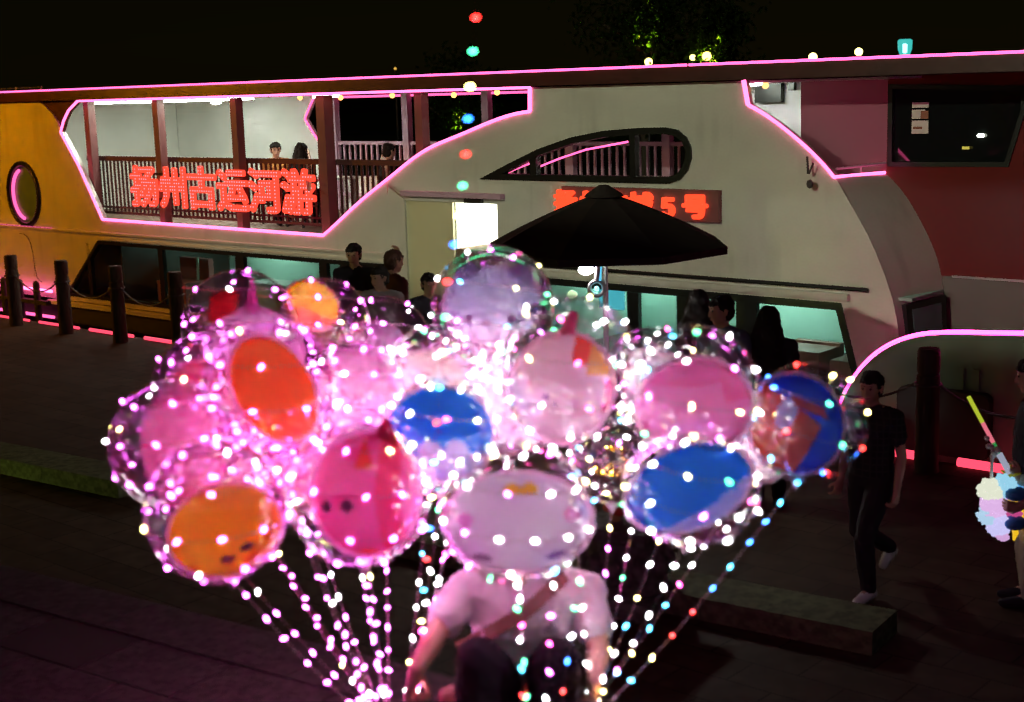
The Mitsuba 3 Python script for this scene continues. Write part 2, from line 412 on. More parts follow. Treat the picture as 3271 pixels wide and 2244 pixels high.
# balcony bits: white interior wall, dark screen, rail
add(f'{B}__inner_wall', bx(-10.9, -6.7, 16.3, 16.36, 1.4, 3.374), 'white_wall')
add(f'{B}__screen', bx(-9.851, -9.468, 16.2, 16.28, 3.118, 3.36), 'black_frame')
add(f'{B}__screen', bx(-9.379, -9.29, 16.22, 16.28, 3.267, 3.36), 'black_frame')
pr = np.array((-7.349, 13.72, 2.453)), np.array((-7.067, 14.3, 2.487))
add(f'{B}__bow_rail', tube([pr[0], (pr[0] + pr[1]) / 2, pr[1]], 0.014), 'neon_tinted_paint', smooth=40)
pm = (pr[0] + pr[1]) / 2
add(f'{B}__bow_rail', cyl(pm, pm - [0, 0, 0.13], 0.012), 'neon_tinted_paint', smooth=40)
add(f'{B}__hanging_hook', cat(cyl((-7.512, 13.4, 2.603), (-7.5, 13.4, 2.42), 0.012), ball(0.04, (-7.478, 13.4, 2.314), 1, (1, 0.6, 1.2)), cyl((-7.439, 13.4, 2.535), (-7.49, 13.4, 2.42), 0.01)), 'chain_iron')

# upper deck interior
add(f'{B}__upper_deck', bx(-31, -6.7, YB + 0.1, 17.9, 1.16, 1.34), 'deck_wood')
add(f'{B}__ceiling', bx(-31, -6.7, YB + 0.1, 17.9, 3.375, 3.40), 'white_wall')
far_open = Polygon([(-19.596, 3.578), (-19.867, 3.192), (-20.031, 2.957), (-19.823, 2.702), (-19.569, 2.442), (-19.491, 1.928), (-10.672, 2.081), (-10.673, 3.362)])
far_wall = sbox(-26.0, 1.34, -6.7, 3.374).difference(far_open.buffer(0))
add(f'{B}__far_wall', plate(far_wall, 17.4, 17.48), 'white_wall')
add(f'{B}__end_wall', bx(-24.0, -23.9, YB + 0.12, 17.39, 1.341, 3.374), 'white_wall')
add(f'{B}__locker', bx(-25.772, -24.491, 17.05, 17.39, 1.341, 2.83), 'white_wall')
fo = np.array([(x, 17.385, z) for x, z in [(-19.601, 3.524), (-19.867, 3.192), (-20.031, 2.957), (-19.823, 2.702), (-19.569, 2.442)]])
neon(f'{B}__far_neon_tube', densify(fo), 0.022, tuple(0.5 * a for a in PINK_NEON), 30)
neon(f'{B}__far_neon_tube', [(-19.6, 17.385, 3.33), (-15, 17.385, 3.33), (-9.0, 17.385, 3.33)], 0.02, tuple(0.45 * a for a in PINK_NEON), 40)
for px in (-21.21, -19.266, -17.297, -15.35, -13.414):
    w = 0.17 if px > -15.6 and px < -14.5 else 0.135
    add(f'{B}__post', bx(px - w / 2, px + w / 2, 13.61, 13.61 + w, 1.342, 3.374), 'maroon_post')
for px in (-19.16, -17.346, -15.52, -13.8, -12.0, -10.0):
    add(f'{B}__far_post', bx(px - 0.07, px + 0.07, 17.27, 17.385, 1.342, 3.374), 'neon_tinted_paint')
rz = 2.47
add(f'{B}__handrail', bx(-21.6, -12.8, 13.80, 13.87, rz - 0.075, rz), 'rail_dark')
add(f'{B}__handrail', bx(-21.6, -12.8, 13.82, 13.85, 1.50, 1.54), 'rail_dark')
add(f'{B}__handrail', bx(-21.6, -12.8, 13.82, 13.85, 1.60, 1.63), 'rail_dark')
bal = mikit.ply(bx(-0.013, 0.013, 13.82, 13.846, 1.542, rz - 0.077), 'rail_dark')
for i in range(78):
    scene[num(f'{B}__baluster')] = {**bal, 'to_world': T().translate([-21.5 + i * 0.11, 0, 0])}
add(f'{B}__far_rail', bx(-19.55, -9.0, 17.3, 17.36, 2.50, 2.56), 'neon_tinted_paint')
add(f'{B}__far_rail', bx(-19.55, -9.0, 17.3, 17.35, 1.60, 1.65), 'neon_tinted_paint')
fb = mikit.ply(bx(-0.016, 0.016, 17.31, 17.345, 1.652, 2.498), 'neon_tinted_paint')
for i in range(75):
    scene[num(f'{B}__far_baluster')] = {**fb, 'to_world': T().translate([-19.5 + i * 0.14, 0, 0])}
# ceiling lamps of the upper deck
for a, b in ((-21.772, -19.75), (-19.547, -17.761)):
    emit(f'{B}__ceiling_light', bx(a, b, 13.95, 14.12, 3.335, 3.372), (30, 33, 28), 120)
emit(f'{B}__ceiling_light', bx(-10.2, -9.2, 15.2, 15.35, 3.335, 3.372), (60, 66, 57), 90)
emit(f'{B}__ceiling_light', ball(0.10, (-21.571, 16.6, 3.30), 2, (1, 1, 0.4)), (45, 49, 42), 60)
for x in (-21.6, -19.8, -17.6):
    emit(f'{B}__ceiling_light', bx(x - 0.16, x + 0.16, 15.6, 15.92, 3.335, 3.372), (46, 52, 45), 150)
for p in ((-15.919, 13.75, 3.352), (-15.059, 13.75, 3.336), (-14.029, 13.75, 3.347), (-12.885, 13.75, 3.331), (-12.133, 13.75, 3.35), (-8.228, 13.75, 3.346)):
    p = np.array(p)
    emit(f'{B}__ceiling_bulb', ball(0.038, p, 2), (3.2, 1.25, 0.35), 6)
    add(f'{B}__bulb_socket', cyl(p + [0, 0, 0.035], (p[0], p[1], 3.373), 0.012), 'black')
# tables and chairs on the upper deck
for (x, y) in ((-17.2, 15.2), (-15.0, 15.4), (-13.4, 15.2), (-11.6, 14.8), (-10.1, 14.9)):
    t = num('deck_table')
    add(f'{t}__tabletop', bx(x - 0.55, x + 0.55, y - 0.32, y + 0.32, 2.06, 2.10), 'table_white')
    for sx in (-1, 1):
        for sy in (-1, 1):
            add(f'{t}__leg', bx(x + sx * 0.48 - 0.02, x + sx * 0.48 + 0.02, y + sy * 0.26 - 0.02, y + sy * 0.26 + 0.02, 1.341, 2.059), 'steel')
tag('deck_table', 'white table on the upper deck behind the letters, before the two diners', 'table', 'white tables on the upper deck')
tag('deck_table_001', 'white table on the upper deck right of the thick maroon post', 'table', 'white tables on the upper deck')
tag('deck_table_002', 'white table at the narrow right end of the neon deck opening', 'table', 'white tables on the upper deck')
tag('deck_table_003', 'white table seen through the left pane of the teardrop window', 'table', 'white tables on the upper deck')
tag('deck_table_004', 'white table seen through the rounded right pane of the teardrop window', 'table', 'white tables on the upper deck')
k = add('blue_cloth', cat(bx(-14.95, -14.55, 15.05, 15.07, 1.75, 2.06), bx(-14.95, -14.55, 15.05, 15.4, 2.101, 2.112)), prin((0.05, 0.25, 0.6), 0.7))
tag(k, 'bright blue cloth hanging over a white deck table', 'cloth')

# red letters
GLYPHS = {
    'yang': (90,92,[[[(30,25),(30,27),(40,34),(50,50),(50,53),(37,52),(34,59),(46,64),(65,80),(34,81),(34,88),(76,89),(79,87),(81,84),(53,61),(90,60),(88,25),(84,6),(78,1),(65,1),(63,6),(63,8),(75,8),(78,12),(81,29),(83,53),(75,52),(70,36),(62,22),(56,14),(40,0),(36,1),(33,5),(41,9),(57,26),(65,41),(68,53),(58,53),(50,36),(38,23),(34,22)]],[[(1,32),(0,39),(14,44),(14,64),(12,65),(1,65),(1,72),(14,72),(14,92),(21,92),(21,72),(33,72),(33,65),(21,65),(21,46),(25,46),(32,49),(33,42),(21,38),(21,6),(19,2),(14,0),(4,0),(3,7),(13,7),(14,10),(14,34)]]]),
    'zhou': (86,90,[[[(79,90),(86,90),(86,1),(79,1)]],[[(59,64),(63,66),(66,65),(76,44),(75,41),(69,39),(67,48)]],[[(49,88),(57,88),(57,7),(49,7)]],[[(36,49),(31,64),(37,65),(40,59),(45,42),(40,38),(38,38)]],[[(3,5),(3,7),(13,18),(17,27),(21,54),(21,90),(28,90),(28,44),(25,27),(18,11),(12,3),(8,0)]],[[(0,40),(5,50),(9,67),(15,66),(16,64),(13,52),(7,38)]]]),
    'gu': (90,93,[[[(0,68),(0,75),(41,75),(41,93),(49,93),(49,75),(90,75),(90,68),(49,68),(49,46),(79,46),(79,1),(71,1),(70,6),(20,6),(19,0),(12,0),(11,46),(41,46),(41,68)],[(19,14),(71,13),(71,39),(19,39)]]]),
    'yun': (92,87,[[[(4,0),(0,7),(8,15),(14,19),(14,50),(0,50),(0,57),(21,57),(21,18),(30,12),(46,8),(73,8),(92,10),(91,2),(87,1),(42,1),(31,4),(19,12),(16,12),(6,0)]],[[(27,56),(27,63),(91,63),(91,56),(56,56),(50,41),(43,30),(74,31),(74,34),(65,47),(65,49),(71,51),(84,31),(89,20),(82,17),(78,25),(33,20),(31,28),(37,33),(47,56)]],[[(34,86),(84,86),(84,79),(34,79)]],[[(3,82),(7,87),(9,87),(23,77),(25,73),(21,69),(19,69),(15,74)]]]),
    'he': (93,91,[[[(5,85),(9,91),(27,81),(28,81),(28,86),(93,86),(93,79),(86,79),(85,77),(85,5),(82,2),(76,0),(58,0),(55,7),(76,8),(78,9),(78,79),(28,79),(23,74),(19,78)]],[[(34,21),(34,65),(66,65),(66,28),(41,28),(41,21)],[(41,36),(59,35),(59,58),(41,58)]],[[(3,6),(15,24),(21,37),(23,38),(26,36),(28,33),(10,1)]],[[(0,58),(5,64),(23,53),(18,47)]]]),
    'you': (92,92,[[[(16,4),(21,10),(26,21),(30,42),(31,69),(22,69),(22,76),(38,76),(34,86),(31,88),(32,91),(38,92),(43,86),(46,79),(42,78),(42,76),(57,76),(57,72),(62,81),(64,92),(71,91),(69,79),(92,79),(92,72),(66,72),(62,64),(62,61),(88,61),(91,59),(90,55),(78,44),(78,38),(92,37),(92,30),(78,30),(78,4),(75,1),(60,0),(59,7),(71,7),(71,29),(56,30),(56,37),(71,37),(71,47),(78,54),(61,54),(61,58),(53,61),(56,66),(56,69),(38,68),(37,54),(54,54),(53,17),(50,3),(43,0),(34,0),(32,6),(43,7),(45,10),(47,33),(46,47),(37,47),(33,20),(25,3),(21,0)]],[[(4,85),(7,91),(9,91),(22,83),(23,79),(19,75),(14,80)]],[[(0,58),(1,61),(5,64),(20,56),(20,53),(17,49),(15,49),(11,53)]],[[(2,5),(13,36),(15,37),(20,34),(20,31),(10,4),(9,2),(6,2)]]]),
    'cheng': (93,93,[[[(0,20),(1,22),(12,25),(12,61),(1,61),(1,68),(12,68),(12,92),(19,92),(19,68),(28,68),(28,61),(19,61),(19,28),(29,31),(30,27),(32,28),(33,41),(33,77),(63,77),(63,93),(70,93),(70,77),(82,77),(81,81),(72,88),(76,92),(78,92),(87,84),(89,80),(86,77),(91,77),(91,70),(70,69),(73,36),(75,36),(79,45),(82,58),(89,58),(86,44),(76,24),(78,14),(80,10),(83,8),(86,9),(87,13),(87,24),(93,21),(92,9),(87,1),(78,2),(73,8),(70,15),(54,0),(48,5),(68,24),(65,40),(63,70),(40,69),(40,56),(59,56),(58,24),(55,18),(42,17),(41,20),(41,23),(49,23),(51,24),(51,50),(40,50),(38,22),(35,12),(28,0),(26,0),(22,5),(28,14),(30,24),(5,14),(2,14)]]]),
    'five': (47,74,[[[(0,9),(3,15),(5,15),(9,11),(16,8),(27,8),(34,12),(38,22),(37,32),(32,39),(26,41),(18,41),(12,37),(6,39),(8,74),(44,74),(43,66),(16,66),(14,49),(15,46),(21,48),(34,47),(41,43),(44,39),(47,31),(47,19),(42,8),(32,1),(17,0),(6,4)]]]),
    'hao': (87,88,[[[(0,45),(0,52),(87,52),(87,45),(30,45),(28,43),(26,34),(75,34),(74,20),(70,6),(63,0),(41,0),(39,7),(60,7),(63,10),(65,16),(66,27),(15,27),(20,45)]],[[(13,88),(75,88),(75,61),(13,61)],[(21,81),(20,68),(68,68),(68,81)]]]),
}


def glyph(name, fat):
    w, h, polys = GLYPHS[name]
    g = unary_union([Polygon(p[0], p[1:]).buffer(0) for p in polys])
    return g.buffer(fat, join_style=1).simplify(0.8), w, h


sg = f'{B}__deck_sign'
x0, x1 = -20.027, -15.493
cell = (x1 - x0) / 6
for i, n in enumerate(('yang', 'zhou', 'gu', 'yun', 'he', 'you')):
    g, w, h = glyph(n, 3.9)
    s = 0.68 / 100
    g = affinity.translate(affinity.scale(g, cell * 0.98 / 97, s, origin=(0, 0)), x0 + i * cell + (cell - w * cell * 0.98 / 97) / 2, 1.70)
    m = plate(g, 13.555, 13.59)
    emit(f'{sg}__letter', m, (1.55, 0.085, 0.045), 12)
    # rows of lighter diodes on the strokes
    dots = []
    gi = g.buffer(-0.018)
    for zz in np.arange(1.66, 2.42, 0.052):
        for xx in np.arange(x0 + i * cell, x0 + (i + 1) * cell, 0.058):
            if gi.contains(Point(xx, zz)):
                dots.append(ball(0.010, (xx, 13.552, zz), 0))
    if dots:
        emit(f'{sg}__diode', cat(*dots), (3.2, 0.55, 0.75), 4)
for j in range(counts[f'{sg}__diode'] + 1):
    k = f'{sg}__diode' if j == 0 else f'{sg}__diode_{j:03d}'
    labels[k] = {'kind': 'stuff'}
add(f'{sg}__support_bar', bx(x0, x1, 13.592, 13.606, 1.80, 1.83), 'black')
add(f'{sg}__support_bar', bx(x0, x1, 13.592, 13.606, 2.2, 2.23), 'black')
labels[sg] = {'label': 'red lit Chinese lettering on the deck railing'}
sn = f'{B}__name_sign'
labels[sn] = {'label': 'red lit boat name sign partly hidden by the umbrella'}
add(f'{sn}__board', bx(-10.86, -8.63, 13.43, 13.498, 1.86, 2.215), 'maroon_post')
x0, x1 = -10.97, -8.74
cell = (x1 - x0) / 6
for i, n in enumerate(('yang', 'zhou', 'gu', 'cheng', 'five', 'hao')):
    g, w, h = glyph(n, 5.5)
    s = 0.285 / 102
    sx = s * 1.22
    g = affinity.translate(affinity.scale(g, sx, s, origin=(0, 0)), x0 + i * cell + (cell - w * sx) / 2, 1.905)
    emit(f'{sn}__letter', plate(g, 13.385, 13.428), (1.9, 0.10, 0.03), 10)

# teardrop window
add(f'{B}__teardrop_window__frame', plate(tear_s.difference(tear_s.buffer(-0.075)), YB - 0.025, YB + 0.10), 'black_frame')
add(f'{B}__teardrop_window__mullion', plate(sbox(-11.4, 2.2, -11.301, 2.75).intersection(tear_s.buffer(-0.05)), YB - 0.015, YB + 0.08), 'black_frame')
add(f'{B}__teardrop_window__mullion', plate(sbox(-9.877, 2.2, -9.801, 2.9).intersection(tear_s.buffer(-0.05)), YB - 0.015, YB + 0.08), 'black_frame')
add(f'{B}__teardrop_window__pane', plate(tear_s.buffer(-0.06), YB + 0.045, YB + 0.0451), 'pane_glass')
neon(f'{B}__teardrop_window__neon_standin', densify([(-11.406, 13.63, 2.314), (-11.388, 13.63, 2.423), (-11.041, 13.63, 2.534), (-10.629, 13.63, 2.644), (-10.005, 13.63, 2.739)]), 0.013, tuple(0.6 * a for a in PINK_NEON), 12)  # glowing lines stand in for reflected and far-side neon
neon(f'{B}__teardrop_window__neon_standin', densify([(-11.906, 13.63, 2.344), (-11.72, 13.63, 2.407), (-11.53, 13.63, 2.465)]), 0.013, tuple(0.5 * a for a in PINK_NEON), 8)
neon(f'{B}__teardrop_window__neon_standin', densify([(-9.869, 13.63, 2.851), (-9.867, 13.63, 2.597), (-9.871, 13.63, 2.351)]), 0.016, tuple(0.4 * a for a in PINK_NEON), 8)

# porthole
a = np.linspace(0, 2 * np.pi, 49)[:-1]
add(f'{B}__porthole__frame', tube(np.stack([-23.19 + 0.50 * np.cos(a), 0 * a + YB - 0.01, 1.795 + 0.545 * np.sin(a)], 1), 0.045, 10, True), 'black_frame', smooth=60)
add(f'{B}__porthole__pane', plate(porthole, YB + 0.05, YB + 0.06), 'porthole_glass')
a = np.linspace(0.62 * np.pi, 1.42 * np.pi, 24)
neon(f'{B}__porthole__neon_standin', np.stack([-23.19 + 0.41 * np.cos(a), 0 * a + YB + 0.02, 1.795 + 0.45 * np.sin(a)], 1), 0.03, tuple(0.42 * q for q in PINK_NEON), 12)  # glowing arc stands in for neon reflected in the pane
neon(f'{B}__glowing_trim_rod', [(-31, YB - 0.06, 1.235), (-26, YB - 0.06, 1.235), (-22.3, YB - 0.06, 1.235)], 0.008, tuple(0.16 * q for q in PINK_NEON), 6)  # thin trim rod that glows faintly pink
add(f'{B}__mooring_line', tube(smooth_line([(-23.292, 13.4, 1.105), (-22.956, 13.4, 0.924), (-22.899, 13.4, 0.573), (-22.535, 13.3, 0.294)], 16), 0.007, 5), 'chain_iron')

# doorway
dx0, dx1 = -13.632, -11.972
dm = -12.785
add(f'{B}__door', bx(dx0, dm, YB + 0.035, YB + 0.075, 0.03, 1.955), 'door_paint')
add(f'{B}__door_lintel', bx(-13.62, -11.834, YB - 0.09, YB - 0.001, 2.027, 2.092), 'neon_tinted_paint')
add(f'{B}__exit_box', bx(-12.489, -12.198, YB - 0.06, YB - 0.001, 1.965, 2.03), 'black')
vest = [bx(dm - 0.02, dm, YB + 0.1, 15.0, 0.0, 2.1), bx(dx1, dx1 + 0.02, YB + 0.1, 15.0, 0.0, 2.1), bx(dm, dx1, 14.98, 15.0, 0.0, 2.1), bx(dm, dx1, YB + 0.1, 15.0, 2.08, 2.1)]
add(f'{B}__vestibule', cat(*vest), 'white_wall')
emit(f'{B}__vestibule_light', bx(dm + 0.1, dx1 - 0.1, 13.8, 14.8, 2.05, 2.079), (20, 20.5, 16), 60)

# lower cabin
add(f'{B}__lower_cabin', cat(bx(-31, -6.4, 16.0, 16.05, -0.7, 1.14), bx(-31, -6.4, YB + 0.1, 16.0, 1.118, 1.15), bx(-22.9, -22.85, YB + 0.1, 16.0, -0.7, 1.15), bx(-14.02, -13.98, YB + 0.1, 16.0, -0.7, 1.15), bx(-11.72, -11.68, YB + 0.1, 16.0, -0.7, 1.15), bx(-6.3, -6.26, YB + 0.9, 16.0, -0.7, 1.15)), 'teal_wall')
emit(f'{B}__cabin_light', bx(-20.0, -18.5, 15.3, 15.6, 1.08, 1.115), (9, 14, 11.5), 90)
emit(f'{B}__cabin_light', bx(-11.5, -10.9, 15.2, 15.5, 1.08, 1.115), (20, 32, 27), 60)
emit(f'{B}__cabin_light', bx(-9.7, -8.5, 15.2, 15.5, 1.08, 1.115), (17, 26, 22), 90)
add(f'{B}__partition', bx(-20.75, -20.70, 13.75, 15.99, -0.1, 1.115), 'black_frame')
add(f'{B}__pole', cyl((-19.761, 14.6, 0.733), (-19.793, 14.6, 0.014), 0.025), 'teal_wall', smooth=40)
add(f'{B}__counter', bx(-18.4, -16.4, 14.5, 15.0, -0.1, 0.42), 'teal_wall')
add(f'{B}__counter', bx(-16.2, -14.3, 15.4, 15.9, -0.1, 0.35), 'table_white')
add(f'{B}__cabin_seat', cat(bx(-20.4, -19.6, 14.2, 14.7, -0.1, 0.35), bx(-20.4, -19.6, 14.7, 14.8, -0.1, 0.7)), 'maroon_post')
add(f'{B}__cabin_seat', cat(bx(-8.5, -7.9, 14.4, 14.9, -0.1, 0.3), bx(-8.5, -7.9, 14.9, 15.0, -0.1, 0.33)), 'strap_leather')
add(f'{B}__cabin_seat', cat(bx(-7.6, -7.1, 14.1, 14.6, -0.1, 0.3), bx(-7.6, -7.1, 14.6, 14.7, -0.1, 0.40)), 'strap_leather')
emit(f'{B}__cabin_screen', bx(-10.909, -10.527, 14.2, 14.23, 0.618, 0.865), (0.06, 0.42, 0.50), 4)
emit(f'{B}__cabin_ball_lamp', ball(0.09, (-11.73, 14.6, 0.684), 2, (1.6, 1, 0.7)), (0.8, 1.15, 0.62), 4)
add(f'{B}__cabin_globe', ball(0.10, (-20.803, 15.2, 0.398), 2), 'teal_wall', smooth=True)
add(f'{B}__lower_window__frame', plate(win_left.difference(win_left.buffer(-0.06)), YB - 0.012, YB + 0.08), 'black_frame')
add(f'{B}__lower_window__frame', plate(win_right.difference(win_right.buffer(-0.08)), YB - 0.012, YB + 0.08), 'black_frame')
for wx, ww in ((-21.318, 0.10), (-19.252, 0.12), (-17.233, 0.20), (-15.344, 0.16), (-14.906, 0.16), (-14.75, 0.1)):
    add(f'{B}__lower_window__mullion', bx(wx - ww / 2, wx + ww / 2, YB + 0.0, YB + 0.07, 0.12, 1.02), 'black_frame')
for wx, ww in ((-9.873, 0.16), (-9.098, 0.30), (-8.335, 0.22), (-8.21, 0.05)):
    add(f'{B}__lower_window__mullion', bx(wx - ww / 2, wx + ww / 2, YB + 0.0, YB + 0.07, 0.14, 0.98), 'black_frame')
add(f'{B}__lower_window__pane', plate(win_left.buffer(-0.05), YB + 0.035, YB + 0.0351), 'pane_glass')
add(f'{B}__lower_window__pane', plate(win_right.buffer(-0.06), YB + 0.035, YB + 0.0351), 'pane_glass')
for p in ((-17.551, 14.2, 3.65), (-17.406, 14.2, 3.626)):
    p = np.array(p)
    add(f'{B}__roof_vent', bx(p[0] - 0.07, p[0] + 0.07, p[1], p[1] + 0.2, 3.521, 3.521 + 0.11), 'maroon_post')
add(f'{B}__roof_rail', cat(cyl((-24.0, 14.0, 3.521), (-24.0, 14.0, 3.68), 0.012), cyl((-23.15, 14.0, 3.521), (-23.15, 14.0, 3.68), 0.012), cyl((-24.6, 14.0, 3.66), (-23.1, 14.0, 3.66), 0.008)), 'steel')
# stern fender rail lit pink
for a, b, z, gain in ((-26.6, -22.35, 0.13, 1.5), (-26.6, -22.35, -0.33, 0.5)):
    neon(f'{B}__stern_neon_tube', [(a, YB - 0.14, z), ((a + b) / 2, YB - 0.14, z), (b, YB - 0.14, z)], 0.028, (PINK_NEON[0] * gain, PINK_NEON[1] * gain, PINK_NEON[2] * gain), 30)
add(f'{B}__stern_beam', bx(-26.7, -22.3, YB - 0.30, YB - 0.20, -0.10, -0.03), 'rubber')
for x in np.arange(-26.5, -22.3, 0.55):
    add(f'{B}__fender', cat(cyl((x, YB - 0.25, -0.5), (x, YB - 0.25, 0.22), 0.06), ball(0.06, (x, YB - 0.25, 0.22), 1, (1, 1, 1.6))), 'rubber', smooth=50)

# ---------------------------------------------------------------- quay furniture
posts = [(-20.16, 'leftmost bollard, before the pink lit stern'), (-18.76, 'second bollard from the left, at the slanted window corner'),
         (-17.36, 'third bollard from the left, before the dark cabin window'), (-15.96, 'fourth bollard from the left, beside the upper left balloon'),
         (-5.2, 'tall dark bollard standing right of the walking boy')]
for x, lab in posts:
    k = num('wooden_bollard')
    lean = rng.normal() * 0.006
    m = lathe([(0.0, -0.01), (0.105, -0.01), (0.10, 0.4), (0.098, 0.86), (0.085, 0.865), (0.085, 0.885), (0.098, 0.89), (0.096, 1.07), (0.085, 1.095), (0.0, 1.10)], 14)
    scene[num(f'{k}__shaft')] = {**mikit.ply(m, 'post_wood', smooth=35), 'to_world': T().translate([x, 11.4, 0]).rotate([0, 1, 0], lean * 57)}
    add(f'{k}__ring', tube(np.stack([x + 0.112 * np.cos(np.linspace(0, 6.28, 17)[:-1]), 11.4 + 0.112 * np.sin(np.linspace(0, 6.28, 17)[:-1]), np.full(16, 0.78)], 1), 0.012, 6, True), 'chain_iron')
    tag(k, lab, 'bollard', 'wooden bollards along the quay edge')
for xa, xb, lab in ((-20.16, -18.76, 'sagging chain between the first and second bollards from left'), (-18.76, -17.36, 'sagging chain between the second and third bollards from left'),
                    (-17.36, -15.96, 'sagging chain between the third and fourth bollards from left'), (-6.6, -5.2, 'sagging chain left of the tall bollard, behind the walking boy'), (-5.2, -3.8, 'sagging chain right of the tall bollard near the light stick')):
    a, b = np.array([xa + 0.11, 11.4, 0.78]), np.array([xb - 0.11, 11.4, 0.78])
    t = np.linspace(0, 1, 15)[:, None]
    path = a + (b - a) * t
    path[:, 2] -= 0.20 * (1 - (2 * t[:, 0] - 1) ** 2)
    tag(add('bollard_chain', tube(path, 0.012, 6), 'chain_iron'), lab, 'chain', 'chains between the bollards')
for xa, xb, r, lab in ((-21.4, -20.3, 0.02, 'dim red light strip left of the leftmost bollard'), (-20.0, -18.9, 0.022, 'red light strip between the first and second bollards from left'), (-18.6, -17.5, 0.026, 'red light strip between the second and third bollards from left'),
                       (-17.2, -16.1, 0.028, 'red light strip between the third and fourth bollards from left'), (-15.8, -14.4, 0.028, 'red light strip right of the fourth bollard from left'),
                       (-6.8, -5.36, 0.042, 'thick red light strip behind the walking boy'), (-5.04, -4.62, 0.042, 'thick red light strip right of the tall bollard'), (-4.58, -3.6, 0.042, 'thick red light strip behind the light stick')):
    tag(emit('edge_light', tube([(xa, 11.70, r + 0.002), ((xa + xb) / 2, 11.70, r + 0.002), (xb, 11.70, r + 0.002)], r), (1.7, 0.10, 0.19), 14), lab, 'light strip', 'red light strips along the quay edge')

# low bulwark of a tender with neon rim at the right
kt = 'tender_boat'
rim = smooth_line([(x, 12.1, z) for x, z in [(-6.467, 0.019), (-6.423, 0.265), (-6.324, 0.493), (-6.167, 0.715), (-5.99, 0.877), (-5.815, 0.977), (-5.601, 1.051), (-5.348, 1.09), (-4.981, 1.119), (-4.651, 1.142), (-4.287, 1.168)]], 50)
side = Polygon([(p[0], p[2]) for p in rim] + [(rim[-1][0], -0.5), (rim[0][0], -0.5)])
add(f'{kt}__side_panel', plate(side.buffer(0), 12.12, 12.20), 'grey_panel')
rt = np.gradient(rim, axis=0)
rn = np.stack([-rt[:, 2], 0 * rt[:, 0], rt[:, 0]], 1)
rn /= np.linalg.norm(rn, axis=1, keepdims=True)
neon(f'{kt}__neon_tube', rim + rn * 0.022 + [0, 0.05, 0], 0.019, (18, 0.46, 5.5), 90)
for x in (-5.214, -5.071):
    add(f'{kt}__rib', bx(x - 0.03, x + 0.03, 12.095, 12.119, -0.4, 0.80), 'grey_panel')
add(f'{kt}__hull', bx(rim[0][0] + 0.02, rim[-1][0] + 1.5, 12.21, 12.9, -0.7, 0.25), 'rubber')
tag(kt, 'small grey tender with rounded pink neon rim at the right', 'boat')
g = sbox(-5.767, 0.0, -4.896, 0.603).buffer(-0.08).buffer(0.08)
add(f'{kt}__fender', plate(g, 11.98, 12.09), 'rubber')

# stone pedestal with a golden light bouquet
pc = np.array((-5.375, 7.247, 0))
k = 'stone_pedestal'
a4 = 0.62
for nme, r0, r1, z0, z1 in (('base', 0.36, 0.35, 0.0, 0.12), ('drum', 0.27, 0.25, 0.12, 0.50), ('top_slab', 0.33, 0.33, 0.50, 0.58)):
    sq = nme != 'drum'
    prof = [(0, z0), (r0 - 0.015, z0), (r0, z0 + 0.02), (r1, z1 - 0.02), (r1 - 0.015, z1), (0, z1)]
    m = lathe(prof, 4 if sq else 24)
    if sq:
        m.apply_transform(trimesh.transformations.rotation_matrix(math.pi / 4 + 0.15, [0, 0, 1]))
        m.apply_scale([1.15, 1.15, 1])
    m.apply_translation([pc[0], pc[1], 0])
    add(f'{k}__{nme}', m, 'stone', smooth=30)
for i in range(10):
    aa = i * 2 * math.pi / 10
    add(f'{k}__carving', ball(0.055, (pc[0] + 0.265 * math.cos(aa), pc[1] + 0.265 * math.sin(aa), 0.31), 1, (1, 1, 1.8)), 'stone')
tag(k, 'carved grey stone pedestal behind the crouching man', 'pedestal')
k = 'light_bouquet'
bc = np.array([pc[0] - 0.05, pc[1] - 0.05, 0.584])
add(f'{k}__paper_cone', lathe([(0.03, 0.0), (0.11, 0.20), (0.19, 0.34), (0.185, 0.345), (0.10, 0.20), (0.02, 0.01)], 9, bc), 'gold_paper')
add(f'{k}__ribbon', cat(tube(np.stack([bc[0] + 0.07 * np.cos(np.linspace(0, 6.28, 17)[:-1]), bc[1] + 0.07 * np.sin(np.linspace(0, 6.28, 17)[:-1]), np.full(16, bc[2] + 0.09)], 1), 0.018, 6, True), ball(0.05, bc + [0.08, -0.08, 0.10], 1, (1.3, 0.7, 0.7))), 'red_ribbon')
for i in range(22):
    d = rng.normal(size=3)
    d /= np.linalg.norm(d)
    p = bc + [0, 0, 0.40] + d * [0.14, 0.14, 0.10]
    if i % 2:
        emit(f'{k}__gold_bulb', ball(0.011, p, 1), (30, 16.0, 1.4), 3)
    else:
        add(f'{k}__gold_ball', ball(0.042, p, 2), 'gold_foil', smooth=True)
tag(k, 'golden lit bouquet in a paper cone on the stone pedestal', 'bouquet')

# parasol and the lamp hanging in it
k = 'parasol'
ap = np.array((-7.309, 9.603, 2.522))
R0, zd = 1.07, 0.455
ribs = 8
ang0 = 0.30
top = ap
edge = [np.array([ap[0] + R0 * math.cos(ang0 + i * 2 * math.pi / ribs), ap[1] + R0 * math.sin(ang0 + i * 2 * math.pi / ribs), ap[2] - zd]) for i in range(ribs)]
vs, fs = [], []
nr = 8
for i in range(ribs):
    a, b = edge[i], edge[(i + 1) % ribs]
    base = len(vs)
    for r in range(nr + 1):
        t = r / nr
        for s in range(7):
            w = s / 6
            p = top + ((a + (b - a) * w) - top) * t
            p = p + [0, 0, 0.10 * t * (1 - t) - 0.05 * t * 4 * w * (1 - w) * 0.5]
            vs.append(p)
    for r in range(nr):
        for s in range(6):
            q0 = base + r * 7 + s
            fs += [[q0, q0 + 7, q0 + 8], [q0, q0 + 8, q0 + 1]]
